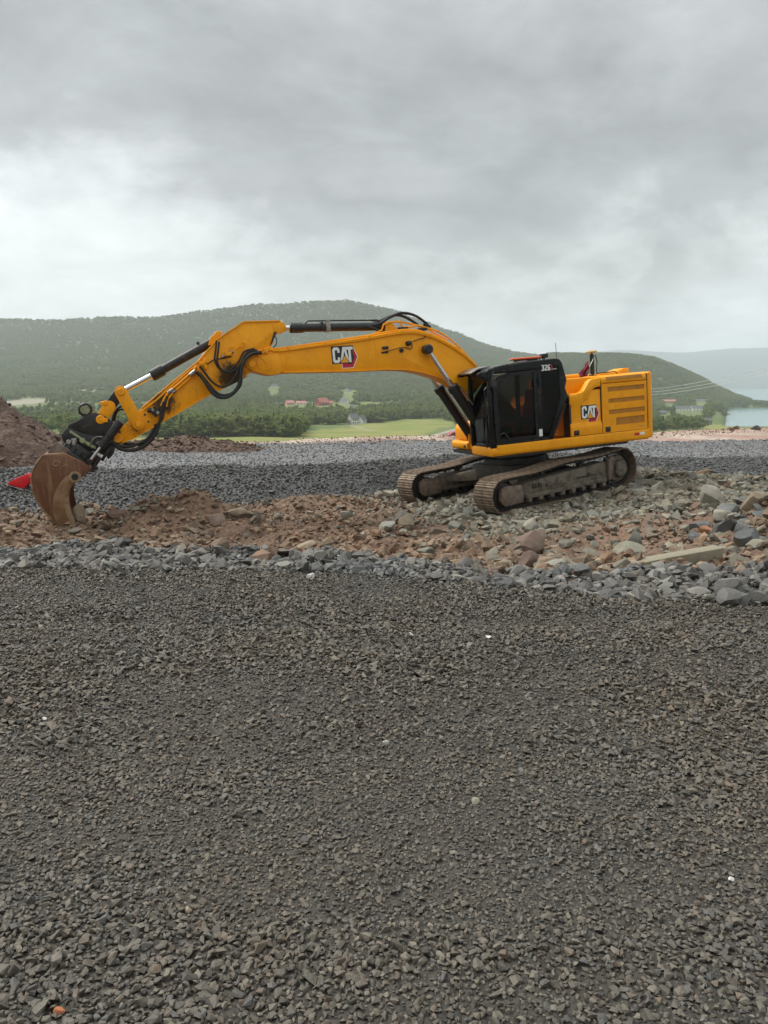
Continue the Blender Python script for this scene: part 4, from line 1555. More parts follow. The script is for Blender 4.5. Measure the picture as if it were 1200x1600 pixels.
HW = .2875
sp_ = [(-.088, .0), (.082, .0), (.088, -.006), (.086, -.014), (.068, -.016), (.062, -.034), (.050, -.034), (.044, -.016), (.010, -.016), (.005, -.034), (-.007, -.034), (-.012, -.016),
       (-.050, -.016), (-.055, -.038), (-.069, -.038), (-.075, -.014), (-.092, -.010)]
shoe_proto = mk('track_shoe', [g_prism(sp_, -HW, HW, 'y')], M['shoe'])
shoe_me = shoe_proto.data
bpy.data.objects.remove(shoe_proto)
TXS = track_path(.19)
for side in (1, -1):
    yc = side * 1.364
    links = []
    for x, z, ax, az in zip(*TXS):
        n = Vector((ax, 0, az)).normalized()
        u = Vector((-n.z, 0, n.x))              # towards the inside of the loop
        R = Matrix((n, Vector((0, 1, 0)), u)).transposed()
        c = Vector((x, yc, z)) + u * .085
        for dy in (-.085, .085):
            links.append(g_box(tuple(c + Vector((0, dy, 0))), (.176, .035, .085), R))
        links.append(g_box(tuple(c), (.05, .24, .045), R))
    trk = low('track', links, M['darksteel'])
    for x, z, ax, az in zip(*TXS):
        n = Vector((ax, 0, az)).normalized()
        u = Vector((-n.z, 0, n.x))
        o = bpy.data.objects.new('track_shoe', shoe_me)
        COL.objects.link(o)
        o.parent = trk
        R = Matrix((n, Vector((0, 1, 0)), u)).transposed().to_4x4()
        o.matrix_local = Matrix.Translation(Vector((x, yc, z)) + u * .038) @ R
    # side frame
    prof = [(1.28, .22), (1.28, .50), (1.05, .555), (.35, .60), (-.9, .665), (-1.22, .70), (-1.36, .66), (-1.36, .28), (-1.28, .22)]
    fr = low('track_frame', [g_prism(prof, yc - .17, yc + .17, 'y', .025)], M['mud'])
    # flange ledge along the outside and the inside
    for sg in (1, -1):
        ya = yc + sg * .17
        lower = [g_prism([(1.22, .215), (1.22, .30), (-1.25, .335), (-1.25, .245)], ya, ya + sg * .055, 'y', .01)]
        low('frame_flange', lower, M['mud'], fr)
    oy = yc + side * .17
    # idler and its guard plates at the front
    low('idler', [g_rev((C1x - .03, yc - .09, R1 + .01), (0, 1, 0), [(0, .20), (.0, .25), (.03, .25), (.05, .27), (.13, .27), (.15, .25), (.18, .25), (.18, .20)], 28),
                  g_cyl((C1x - .03, yc - .2, R1 + .01), (C1x - .03, yc + .2, R1 + .01), .09, 16)], M['darksteel'], fr)
    for sg in (1, -1):
        y1 = yc + sg * .15
        g = [g_prism([(1.88, .20), (1.93, .28), (1.91, .50), (1.80, .56), (1.36, .535), (1.31, .50), (1.31, .17), (1.80, .15)], y1, y1 + sg * .10, 'y', .02)]
        low('idler_guard', g, M['mud_brown'], fr)
    # sprocket and final drive at the rear
    tooth = []
    nt = 21
    for i in range(nt):
        for a, rr in ((0, .345), (.28, .345), (.42, .39), (.62, .39), (.76, .345)):
            an = 2 * math.pi * (i + a) / nt
            tooth.append((C2x + rr * math.cos(an), R2 + rr * math.sin(an)))
    low('sprocket', [g_prism(tooth, yc - .035, yc + .035, 'y')], M['steel'], fr)
    fd = low('final_drive', [g_rev((C2x, yc - side * .1, R2), (0, side, 0), [(0, .30), (.22, .30), (.235, .285), (.24, .20), (.335, .19), (.36, .16), (.365, .0)], 28)], M['mud'], fr)
    low('drive_guard', [g_prism([(-1.30, .26), (-1.30, .72), (-1.42, .80), (-1.50, .76), (-1.46, .60), (-1.44, .30)], oy, oy + side * .09, 'y', .015)], M['mud_brown'], fr)
    # rollers
    for i in range(8):
        x = 1.12 - i * .325
        low('roller', [g_rev((x, yc - .17, .185), (0, 1, 0), [(0, .07), (.02, .085), (.09, .085), (.095, .11), (.12, .11), (.125, .085), (.215, .085), (.22, .11), (.245, .11), (.25, .085), (.32, .085), (.34, .07)], 16)], M['darksteel'], fr)
        low('roller_bracket', [bb(x - .055, x + .055, oy - side * .02, oy + side * .07, .15, .235, .012)], M['mud'], fr)
    for x, z in ((.62, .695), (-.62, .78)):
        low('carrier_roller', [g_cyl((x, yc - .11, z), (x, yc + .13, z), .065, 14, .01), bb(x - .05, x + .05, yc - .05, yc + .05, z - .2, z - .03, .01)], M['darksteel'], fr)
    # step, lugs and plates welded to the outside
    st = [bb(.10, .62, oy + side * .06, oy + side * .10, .415, .445, .008), bb(.12, .15, oy - side * .01, oy + side * .08, .40, .45), bb(.57, .60, oy - side * .01, oy + side * .08, .40, .45)]
    low('step', st, M['mud'], fr)
    lg = [g_cyl((.78, oy - .01, .45), (.78, oy + side * .03, .45), .05, 12), g_cyl((-.72, oy - .01, .47), (-.72, oy + side * .025, .47), .045, 12),
          bb(.86, 1.0, oy - side * .005, oy + side * .02, .40, .50, .008), bb(-1.0, -.35, oy - side * .005, oy + side * .012, .43, .46, .004)]
    low('lug', lg, M['darksteel'], fr)

cb = low('carbody', [bb(-.72, .72, -.68, .68, .46, .80, .04), g_cyl((0, 0, .78), (0, 0, .93), .70, 40, .02)], M['darksteel'])
for sx in (1, -1):
    for sy in (1, -1):
        leg = [(sx * .25, sy * .25), (sx * .72, sy * .55), (sx * 1.05, sy * 1.2), (sx * .55, sy * 1.2)]
        if sx * sy < 0: leg = leg[::-1]
        g = g_prism(leg, .42, .70, 'z', .03)
        # legs slope down towards the side frames
        g = ([(v[0], v[1], v[2] - .16 * max(0, abs(v[1]) - .5) / .7 * (1 if v[2] > .56 else .3)) for v in g[0]], g[1])
        low('leg', [g], M['mud'] if sx > 0 else M['darksteel'], cb)
low('swing_bearing', [g_cyl((0, 0, .93), (0, 0, 1.06), .62, 40, .015), g_cyl((0, 0, .955), (0, 0, 1.0), .68, 48, .01)], M['grimy'], cb)

# --- upper structure
Z0, Z1 = 1.115, 1.325
YL, YR_ = 1.38, -1.38
plan = [(-2.64, YR_), (.86, YR_), (.86, -.42), (.62, -.34), (.62, .30), (1.12, .36), (1.20, .42), (1.20, 1.30), (1.12, YL), (-2.64, YL)]
pf = part('platform', [g_prism(plan, Z0, 1.27, 'z', .03)], P_)
# the sill along the left side, rounded under
sill = [(1.30, 1.335), (1.395, 1.335), (1.402, 1.30), (1.398, 1.16), (1.375, 1.118), (1.33, 1.105), (1.28, 1.105)]
part('side_sill', [g_prism(sill, -2.63, 1.10, 'x', .008)], P_, pf)
part('front_sill', [g_prism([(.34, 1.30), (1.34, 1.30), (1.395, 1.24), (1.395, 1.16), (1.35, 1.105), (.40, 1.105), (.34, 1.14)][::-1], 1.09, 1.215, 'x', .02)], P_, pf)
part('belly_plate', [bb(-2.2, 1.0, -1.2, 1.2, 1.04, 1.112)], BK, pf)

# right front storage box with its step
bx = part('storage_box', [g_prism([(.86, 1.33), (.86, 1.60), (.80, 1.70), (.70, 1.74), (-.40, 1.76), (-.40, 1.33)], -1.37, -.52, 'y', .035)], P_)
part('box_base', [g_prism([(.93, 1.14), (.95, 1.20), (.95, 1.27), (.90, 1.315), (-.40, 1.315), (-.40, 1.12), (.9, 1.12)], -1.40, -.50, 'y', .02)], P_, bx)
part('box_light', [g_cyl((.94, -.62, 1.20), (.965, -.62, 1.20), .035, 14)], BK, bx)
part('right_tank', [g_prism([(-.42, 1.33), (-.42, 2.0), (-.55, 2.08), (-1.42, 2.12), (-1.42, 1.33)], -1.37, -.45, 'y', .05)], P_)

# engine bay: deck, doors, grilles
part('engine_bay', [bb(-2.58, -.70, -1.33, 1.24, 1.33, 2.20), bb(-2.58, -1.46, -1.30, 1.24, 2.2, 2.50, .04)], P_)
part('bay_front', [bb(-1.40, -.66, -.40, 1.02, 2.2, 2.575, .035), bb(-.64, -.56, -.2, 1.30, 2.2, 2.60, .02)], P_)
part('filter_housing', [g_cyl((-1.38, .62, 2.60), (-.80, .62, 2.60), .06, 18, .02)], P_)


def profile_panel(name, prof, x0, x1, parent=None, mat=P_):
    return part(name, [g_prism(prof, x0, x1, 'x', .010)], mat, parent)


def section(a, ztop):
    """door outline in (y, z): bulged foot, recessed middle, bulged shoulder"""
    return [(1.22, 1.345), (1.385, 1.345), (1.392, 1.50), (1.385, 1.555), (1.345, 1.625), (1.345, a), (1.375, a + .075), (1.375, ztop - .05), (1.35, ztop - .01), (1.31, ztop), (1.22, ztop)]


# front door: its top edge rises in a sweep from the cab to the hood
sd = part('side_door', [g_prism(section(2.02, 2.26), -.995, -.665, 'x', .012)], P_)
sw = [(-.995, 2.0), (-.97, 2.245), (-1.02, 2.30), (-1.16, 2.49), (-1.23, 2.53), (-1.44, 2.545), (-1.44, 2.0)]
part('door_shoulder', [g_prism([(-.86, 2.10), (-.84, 2.255), (-.95, 2.262), (-1.02, 2.30), (-1.16, 2.49), (-1.23, 2.53), (-1.44, 2.545), (-1.44, 2.36), (-1.30, 2.345), (-1.20, 2.28), (-1.10, 2.10)], 1.20, 1.372, 'y', .018)], P_, sd)
part('door_panel', [g_prism([(1.22, 1.345), (1.385, 1.345), (1.392, 1.50), (1.385, 1.555), (1.345, 1.625), (1.345, 2.30), (1.22, 2.30)], -1.44, -.985, 'x', .010)], P_, sd)
part('handle', [bb(-.73, -.86, 1.375, 1.402, 1.36, 1.47, .012), bb(-.755, -.80, 1.40, 1.412, 1.385, 1.44, .006)], BK, sd)
part('latch', [bb(-.645, -.70, 1.37, 1.40, 1.985, 2.0)], M['printred'], sd)


def holed_panel(name, xs, zs, holes, y0, y1, parent=None):
    """flat door with rectangular openings (holes as x0,x1,z0,z1)"""
    X = sorted(set([xs[0], xs[1]] + [h[0] for h in holes] + [h[1] for h in holes]))
    Z = sorted(set([zs[0], zs[1]] + [h[2] for h in holes] + [h[3] for h in holes]))
    def hole(a, b): return any(h[0] - 1e-6 <= a <= h[1] + 1e-6 and h[2] - 1e-6 <= b <= h[3] + 1e-6 for h in holes)
    nX, nZ = len(X) - 1, len(Z) - 1
    sol = [[not hole((X[i] + X[i + 1]) / 2, (Z[j] + Z[j + 1]) / 2) for j in range(nZ)] for i in range(nX)]
    vid, Vp, Fp = {}, [], []
    def v(i, j, y):
        if (i, j, y) not in vid:
            vid[(i, j, y)] = len(Vp)
            Vp.append((X[i], y, Z[j]))
        return vid[(i, j, y)]
    for i in range(nX):
        for j in range(nZ):
            if not sol[i][j]: continue
            Fp.append([v(i, j, y1), v(i, j + 1, y1), v(i + 1, j + 1, y1), v(i + 1, j, y1)])
            for (di, dj, a, b) in ((-1, 0, (i, j), (i, j + 1)), (1, 0, (i + 1, j + 1), (i + 1, j)), (0, -1, (i + 1, j), (i, j)), (0, 1, (i, j + 1), (i + 1, j + 1))):
                p, q = i + di, j + dj
                if 0 <= p < nX and 0 <= q < nZ and sol[p][q]: continue
                Fp.append([v(*a, y1), v(*a, y0), v(*b, y0), v(*b, y1)])
    return part(name, [(Vp, Fp)], P_, parent, 20)


GR = [(-2.54, -1.61, 2.225, 2.325), (-2.54, -1.62, 1.98, 2.075), (-2.54, -1.62, 1.735, 1.835), (-2.53, -1.80, 1.49, 1.65)]
ed = holed_panel('engine_door', (-2.60, -1.462), (1.345, 2.405), GR, 1.30, 1.376)
for (a, b, c, d) in GR:
    part('grille', [bb(a - .01, b + .01, 1.345, 1.36, c - .01, d + .01)], M['grille'], ed)
tp = part('hood_side', [g_prism([(1.20, 2.415), (1.362, 2.415), (1.375, 2.44), (1.372, 2.50), (1.345, 2.55), (1.29, 2.575), (1.20, 2.58)], -2.60, -1.455, 'x', .008)], P_)
part('grille', [g_prism([(1.365, 2.465), (1.378, 2.465), (1.376, 2.505), (1.353, 2.548), (1.34, 2.545)], -2.50, -1.58, 'x')], M['grille'], tp)
part('handle', [bb(-1.52, -1.645, 1.372, 1.392, 1.365, 1.475, .012), bb(-1.56, -1.60, 1.39, 1.402, 1.39, 1.445, .006)], BK, ed)
hd = part('hood', [bb(-2.60, -1.45, -1.28, 1.24, 2.50, 2.585, .035)], P_)
part('hood_hatch', [bb(-2.30, -1.80, .1, .9, 2.58, 2.625, .015)], P_, hd)
part('exhaust_cover', [g_prism([(-2.12, 2.60), (-2.18, 2.64), (-2.42, 2.70), (-2.54, 2.70), (-2.54, 2.60)], .45, .85, 'y', .015)], P_, hd)
part('hand_rail', [g_tube([(-1.50, 1.10, 2.58), (-1.52, 1.10, 2.635), (-2.0, 1.10, 2.645), (-2.05, 1.10, 2.60)], .012, 8, False)], BK, hd)
# warning labels (flat print on the door foot and sill)
part('label_strip', [bb(-2.36, -2.49, 1.376, 1.379, 1.40, 1.425), bb(-2.50, -2.58, 1.376, 1.379, 1.405, 1.42)], M['brass'], ed)
part('label_strip', [bb(-2.24, -2.36, 1.399, 1.404, 1.22, 1.275)], M['printred'], pf)
part('label_strip', [bb(-2.385, -2.50, 1.399, 1.404, 1.225, 1.28)], M['white'], pf)

part('seam_dark_strip', [bb(-2.634, -2.58, .9, 1.352, 1.34, 2.55), bb(-1.47, -1.43, .9, 1.345, 1.34, 2.50), bb(-.70, -.655, 1.1, 1.35, 1.34, 2.2), bb(-2.62, -.66, 1.0, 1.36, 1.325, 1.35)], BK)  # black strips added in the panel gaps to draw the dark seams
# counterweight
cwp = [(-2.632, 1.372), (-2.72, 1.36), (-2.80, 1.30), (-2.84, 1.22), (-2.93, .8), (-2.98, .3), (-2.98, -.3), (-2.93, -.8), (-2.84, -1.22), (-2.80, -1.30), (-2.72, -1.36), (-2.632, -1.372)]
part('counterweight', [g_prism(cwp, 1.135, 2.585, 'z', .07, 3)], P_)

# GNSS mast, flag, antenna on the deck behind the cab
ms = part('mast', [g_cyl((-1.80, .52, 2.55), (-1.80, .52, 3.06), .05, 14, .008), g_cyl((-1.80, .52, 2.55), (-1.80, .52, 2.62), .085, 14, .01), g_cyl((-1.80, .52, 3.06), (-1.80, .52, 3.10), .025, 10)], BK)
part('receiver', [g_rev((-1.80, .52, 3.095), (0, 0, 1), [(0, .05), (.01, .12), (.03, .125), (.05, .10), (.06, .03)], 20)], M['brass'], ms)
part('cable', [g_tube([(-1.86, .56, 3.05), (-1.89, .58, 2.9), (-1.88, .57, 2.7), (-1.90, .60, 2.58)], .011, 6)], M['rubber'], ms)
part('flag_staff', [g_tube([(-1.50, .66, 2.56), (-1.80, .60, 2.98)], .012, 6, False)], M['steel'], ms)
cl = []
Vf, Ff = [], []
nu, nv = 6, 10
for j in range(nv + 1):
    t = j / nv
    for i in range(nu + 1):
        u = i / nu
        w = (.05 + .15 * math.sin(min(1, t * 1.2) * math.pi) + .05 * t)
        a = -1.63 + .16 * (1 - t) - .0 + (u - .35) * w
        Vf.append((a - .08 * (1 - t) * 0, .63 + .035 * math.sin(u * 9 + t * 4) + .02 * math.sin(t * 11), 2.50 + .40 * t + .03 * math.sin(u * 5)))
for j in range(nv):
    for i in range(nu):
        k = j * (nu + 1) + i
        Ff.append([k, k + 1, k + nu + 2, k + nu + 1])
fo = mk('flag', [(Vf, Ff)], M['flag'], None)
fo.matrix_world = ROOT.matrix_world.copy()
sol_ = fo.modifiers.new('cloth', 'SOLIDIFY'); sol_.thickness = .008
tag(fo, 'small dark red flag rolled round its staff on the deck behind the cab', 'flag')

# --- cab
CY0, CY1 = .36, 1.365
CB = M['cabblack']
cab = part('cab', [bb(-.22, 1.14, CY0 + .02, CY1 - .02, 1.275, 1.34, .01)], CB)
roofp = [(1.24, 2.80), (1.26, 2.86), (1.18, 2.915), (.86, 2.965), (.2, 3.01), (-.35, 3.03), (-.47, 3.01), (-.53, 2.93), (-.56, 2.84), (-.40, 2.82), (.9, 2.80)]
part('cab_roof', [g_prism(roofp, CY0, CY1, 'y', .04, 3)], CB, cab)


def pillar(pts, y0, y1):
    return g_prism(pts, y0, y1, 'y', .012)


for (y0, y1) in ((CY1 - .07, CY1), (CY0, CY0 + .07)):
    part('pillar', [pillar([(1.225, 1.28), (1.235, 1.9), (1.235, 2.4), (1.21, 2.83), (1.12, 2.83), (1.13, 2.4), (1.12, 1.9), (1.10, 1.28)], y0, y1)], CB, cab)
    part('pillar', [pillar([(.10, 1.30), (.10, 2.85), (-.02, 2.85), (.03, 1.30)], y0 + .004, y1 - .004)], CB, cab)
    part('pillar', [pillar([(-.54, 2.86), (-.62, 2.56), (-.57, 2.40), (-.63, 2.23), (-.22, 1.30), (-.10, 1.30), (-.42, 2.10), (-.45, 2.25), (-.43, 2.86)], y0, y1)], CB, cab)
part('cab_sill', [bb(-.2, 1.13, CY1 - .065, CY1 - .006, 1.30, 1.40, .012), bb(-.2, 1.13, CY0 + .006, CY0 + .065, 1.30, 1.40, .012), bb(1.10, 1.20, CY0 + .07, CY1 - .07, 1.28, 1.36, .012), bb(1.10, 1.2, CY0 + .07, CY1 - .07, 2.72, 2.82, .012)], CB, cab)
# louvre strip down the slanted rear edge
for i in range(13):
    z = 1.42 + i * .052
    x = -.255 - (z - 1.37) / (2.0 - 1.37) * .285
    part('louvre', [bb(x - .035, x + .05, CY1 - .004, CY1 + .012, z - .010, z + .012, .004)], M['grimy'], cab)
# door
dr = part('cab_door', [g_prism([(1.11, 1.39), (1.125, 2.2), (1.10, 2.80), (.13, 2.83), (.13, 1.39)], CY1 + .0, CY1 + .03, 'y', .006)], CB, cab)
bpy.data.objects.remove(dr)


def ring_panel(name, outer, inner, y0, y1, mat, parent):
    n = len(outer)
    V_ = [(p[0], y, p[1]) for y in (y0, y1) for p in outer] + [(p[0], y, p[1]) for y in (y0, y1) for p in inner]
    F_ = []
    for i in range(n):
        j = (i + 1) % n
        F_ += [[i, j, n + j, n + i], [2 * n + j, 2 * n + i, 3 * n + i, 3 * n + j], [n + i, n + j, 3 * n + j, 3 * n + i], [j, i, 2 * n + i, 2 * n + j]]
    return part(name, [(V_, F_)], mat, parent, 25)


outer = [(1.10, 1.40), (1.125, 1.6), (1.13, 2.3), (1.10, 2.62), (.99, 2.74), (.80, 2.80), (.12, 2.83), (.12, 1.40)]
inner = [(1.02, 1.47), (1.035, 1.65), (1.04, 2.3), (1.01, 2.55), (.93, 2.66), (.76, 2.735), (.185, 2.765), (.185, 1.47)]
dr = ring_panel('cab_door', outer, inner, CY1 - .02, CY1 + .028, CB, cab)
part('door_glass', [g_prism(inner, CY1 - .004, CY1 + .004, 'y')], M['glass'], dr)
part('door_post', [bb(.50, .535, CY1 - .06, CY1 - .03, 1.5, 2.72)], CB, dr)
part('handle', [bb(.045, .085, CY1 + .028, CY1 + .05, 2.48, 2.66, .012)], CB, dr)
part('hinge', [bb(1.10, 1.15, CY1 + .02, CY1 + .045, 1.75, 1.85, .008), bb(1.10, 1.15, CY1 + .02, CY1 + .045, 2.45, 2.55, .008)], CB, dr)
part('grab_rail', [g_tube([(1.04, CY1 + .03, 1.50), (1.03, CY1 + .07, 1.56), (.94, CY1 + .07, 1.58), (.86, CY1 + .06, 1.47), (.85, CY1 + .03, 1.42)], .014, 8)], M['interior'], dr)
qw = [(.03, 1.43), (.03, 2.80), (-.42, 2.80), (-.44, 2.26), (-.42, 2.12), (-.13, 1.43)]
part('rear_side_glass', [g_prism(qw, CY1 - .025, CY1 - .015, 'y')], M['glass'], cab)
part('windscreen', [g_prism([(1.165, 1.34), (1.185, 1.9), (1.185, 2.4), (1.165, 2.76), (1.157, 2.76), (1.177, 2.4), (1.177, 1.9), (1.157, 1.34)], CY0 + .07, CY1 - .07, 'y')], M['glassclear'], cab)
part('screen_bar', [bb(1.16, 1.20, CY0 + .07, CY1 - .07, 1.84, 1.87, .006)], CB, cab)
part('right_side_glass', [g_prism([(1.12, 1.42), (1.12, 2.78), (.1, 2.80), (.1, 1.42)], CY0 + .02, CY0 + .03, 'y'), g_prism(qw, CY0 + .02, CY0 + .03, 'y')], M['glass'], cab)
part('rear_glass', [g_prism([(CY0 + .07, 1.9), (CY1 - .07, 1.9), (CY1 - .07, 2.8), (CY0 + .07, 2.8)], -.50, -.49, 'x')], M['glass'], cab)
part('rear_wall', [g_prism([(-.20, 1.30), (-.40, 1.92), (-.44, 1.92), (-.24, 1.30)], CY0 + .07, CY1 - .07, 'y')], M['interior'], cab)
# what one sees inside
part('cab_seat', [bb(.02, .50, .62, 1.10, 1.62, 1.78, .05), xf(bb(-.12, .08, .56, 1.16, 1.72, 2.42, .06), Matrix.Rotation(-.18, 3, 'Y'), piv=(0, .8, 1.75)), bb(-.22, -.08, .74, .98, 2.42, 2.62, .04), bb(.05, .42, .7, 1.02, 1.33, 1.62, .03)], M['seat'], cab)  # back widened and coloured to imitate a red reflection in the panes
part('console', [bb(.0, .55, 1.13, 1.24, 1.70, 1.86, .03), bb(.0, .55, .48, .59, 1.70, 1.86, .03), g_tube([(.5, 1.18, 1.85), (.53, 1.18, 2.0)], .02, 8, False), g_tube([(.5, .53, 1.85), (.53, .53, 2.0)], .02, 8, False)], M['interior'], cab)
part('monitor', [bb(.98, 1.02, .44, .66, 1.80, 2.02, .015)], M['interior'], cab)
part('pedals', [g_tube([(.85, .80, 1.34), (.92, .80, 1.7)], .015, 6, False), g_tube([(.85, .92, 1.34), (.92, .92, 1.7)], .015, 6, False)], M['interior'], cab)
# outside fittings
part('wiper', [g_tube([(1.21, 1.15, 1.28), (1.235, 1.10, 1.45), (1.225, 1.02, 2.0), (1.215, 1.00, 2.25)], .013, 6, False), g_tube([(1.225, 1.04, 1.36), (1.222, 1.10, 1.95)], .02, 6, False)], CB, cab)
part('sun_visor', [g_prism([(1.42, 2.835), (1.43, 2.86), (1.25, 2.945), (.95, 2.985), (.95, 2.965), (1.24, 2.92)], CY0 - .02, .98, 'y', .006)], M['steel'], cab)
part('work_light', [bb(1.33, 1.43, .30, .46, 2.79, 2.86, .012), bb(1.28, 1.38, .50, .62, 2.80, 2.86, .012)], CB, cab)
mr = part('mirror', [g_prism([(1.44, 2.80), (1.40, 2.86), (1.22, 2.86), (1.13, 2.74), (1.08, 2.66), (1.12, 2.64), (1.30, 2.69)], 1.25, 1.35, 'y', .02)], CB, cab)
part('mirror_arm', [g_tube([(1.12, CY1 + .0, 2.62), (1.16, CY1 + .05, 2.66), (1.12, CY1 + .03, 2.80), (1.05, CY1 - .05, 2.92)], .016, 8, False), bb(1.04, 1.18, CY1 - .02, CY1 + .05, 2.54, 2.66, .02)], M['interior'], mr)
part('hand_hold', [g_tube([(1.245, 1.335, 1.36), (1.29, 1.335, 1.40), (1.295, 1.335, 2.5), (1.245, 1.335, 2.55)], .014, 8, False)], CB, cab)
part('beacon', [bb(-.28, .42, .80, .96, 3.055, 3.105, .03, 3), ], M['orange'], cab)
part('beacon_foot', [bb(-.2, .34, .83, .93, 2.99, 3.056, .01), bb(.26, .32, .84, .92, 2.98, 3.06), ], BK, cab)
part('roof_camera', [bb(-.44, -.30, .82, .96, 3.06, 3.15, .012), bb(-.38, -.34, .86, .92, 3.02, 3.07), g_tube([(-.26, .88, 3.04), (-.30, .88, 3.10)], .02, 8, False)], BK, cab)
part('antenna', [g_tube([(-.50, 1.2, 2.98), (-.485, 1.2, 3.35)], .006, 5, False), g_cyl((-.50, 1.2, 2.96), (-.499, 1.2, 3.02), .015, 8)], BK, cab)
part('roof_rail', [g_tube([(1.05, CY1 - .03, 2.95), (.6, CY1 - .03, 3.0), (.3, CY1 - .03, 3.02)], .012, 6)], M['steel'], cab)
part('sticker', [bb(.02, .10, CY1 + .002, CY1 + .006, 1.43, 1.58)], M['white'], cab)

# --- lettering
def poly3(pts, y, f):
    """flat polygon (u to the viewer's right, v up) on the machine's left side"""
    V_ = [f(u, v, y) for u, v in pts]
    return V_, [list(range(len(pts)))[::-1]]


LET_C = [(.04, .14), (.14, .02), (.40, .02), (.50, .14), (.50, .36), (.35, .36), (.35, .20), (.21, .20), (.19, .24), (.19, .76), (.21, .80), (.35, .80), (.35, .64), (.50, .64), (.50, .86), (.40, .98), (.14, .98), (.04, .86)]
LET_A = [(.50, .02), (.70, .98), (.90, .98), (1.08, .02), (.95, .02), (.80, .72), (.64, .02)]
LET_T = [(.90, .98), (.90, .80), (1.06, .80), (1.06, .02), (1.22, .02), (1.22, .80), (1.36, .80), (1.36, .98)]


def logo(x0, z0, s, y, parent, slope=0.0):
    f = lambda u, v, yy: (x0 - u * s, yy, z0 + v * s + slope * u * s)
    hexa = lambda k: [(.62 - k, -.30 - k), (1.30 + k * .6, -.30 - k), (1.62 + k * 1.2, .34), (1.36 + k * .6, .98 + k), (1.0, .98 + k), (.62 - k, .2)]
    g = [(poly3(hexa(.04), y + .002, f), 1), (poly3(hexa(0), y + .004, f), 2),
         (poly3([(1.0, -.10), (1.22, -.10), (1.44, .34), (1.26, .86), (1.0, .9)], y + .006, f), 0),
         (poly3([(-.03, -.03), (1.26, -.03), (1.27, .72), (1.40, .72), (1.40, 1.05), (-.03, 1.05)], y + .008, f), 0)]
    for L in (LET_C, LET_A, LET_T): g.append((poly3(L, y + .011, f), 1))
    g.append((poly3([(.46, .0), (.80, .50), (1.12, .0)], y + .014, f), 0))
    g.append((poly3([(.52, .02), (.80, .43), (1.06, .02)], y + .017, f), 3))
    return part('logo', g, [M['printblack'], M['white'], M['printred'], M['printyellow']], parent)


D3 = [(.0, .98), (.0, .80), (.28, .80), (.28, .60), (.08, .60), (.08, .42), (.28, .42), (.28, .20), (.0, .20), (.0, .02), (.36, .02), (.46, .12), (.46, .44), (.39, .51), (.46, .58), (.46, .88), (.36, .98)]
D2 = [(.0, .98), (.0, .80), (.28, .80), (.28, .60), (.0, .36), (.0, .02), (.46, .02), (.46, .20), (.18, .20), (.18, .30), (.46, .54), (.46, .88), (.36, .98)]
D6 = [(.46, .98), (.10, .98), (.0, .88), (.0, .12), (.10, .02), (.36, .02), (.46, .12), (.46, .50), (.36, .60), (.18, .60), (.18, .44), (.28, .44), (.28, .20), (.18, .20), (.18, .80), (.46, .80)]


def number(x0, z0, s, y, parent):
    g = []
    for i, d in enumerate((D3, D2, D6)):
        f = lambda u, v, yy, i=i: (x0 - (u + i * .56) * s, yy, z0 + v * s)
        g.append((poly3(d, y + .002, f), 0))
    f = lambda u, v, yy: (x0 - u * s, yy, z0 + v * s)
    g.append((poly3([(1.66, .0), (1.86, .0), (2.10, .5), (1.86, 1.0), (1.66, 1.0), (1.80, .76), (1.88, .5), (1.80, .24)], y + .002, f), 1))
    return part('model_number', g, [M['white'], M['printred']], parent)


number(-.03, 2.785, .125, CY1 + .004, cab)

# --- boom
HB = .275
top = [(5.92, 3.32), (5.93, 3.42), (5.88, 3.49), (5.80, 3.505), (5.67, 3.57), (5.41, 3.625), (5.28, 3.60), (3.58, 3.715), (3.34, 3.735), (2.82, 3.79), (2.45, 3.805), (2.19, 3.765), (1.88, 3.655), (1.56, 3.485), (1.25, 3.275), (.96, 3.0), (.45, 2.45), (.0, 1.92), (-.10, 1.80), (-.12, 1.68), (-.03, 1.58), (.12, 1.58), (.28, 1.66),
       (.75, 2.05), (1.12, 2.34), (1.30, 2.50), (1.57, 2.70), (1.88, 2.85), (2.23, 2.97), (2.57, 3.05), (3.01, 3.09), (3.63, 3.10), (5.21, 3.185), (5.38, 3.145), (5.49, 3.155), (5.80, 3.26)]
bm_ = part('boom', [g_prism(top, -HB, HB, 'y', .012)], PB)
# flange plates standing proud along the edges, nose casting, weld rib
def strip(pts, dz0, dz1, y0, y1, off=0):
    up_ = [(p[0], p[1] + dz1) for p in pts]
    dn = [(p[0], p[1] + dz0) for p in pts]
    return g_prism(up_ + dn[::-1], y0, y1, 'y', .004)


tl = [(5.28, 3.60), (3.58, 3.715), (3.34, 3.735), (2.82, 3.79), (2.45, 3.805), (2.19, 3.765), (1.88, 3.655), (1.56, 3.485), (1.25, 3.275), (.96, 3.0), (.45, 2.45)]
part('top_flange', [strip(tl, -.012, .014, -HB - .03, HB + .03)], PB, bm_)
bl = [(5.21, 3.185), (3.63, 3.10), (3.01, 3.09), (2.57, 3.05), (2.23, 2.97), (1.88, 2.85), (1.57, 2.70), (1.30, 2.50), (1.12, 2.34), (.75, 2.05)]
part('bottom_flange', [strip(bl, -.014, .012, -HB - .025, HB + .025)], PB, bm_)
part('nose_casting', [g_prism([(5.935, 3.33), (5.945, 3.42), (5.89, 3.50), (5.80, 3.52), (5.30, 3.57), (5.24, 3.50), (5.22, 3.22), (5.30, 3.15), (5.50, 3.145), (5.80, 3.245)], -HB - .02, HB + .02, 'y', .02)], PB, bm_)
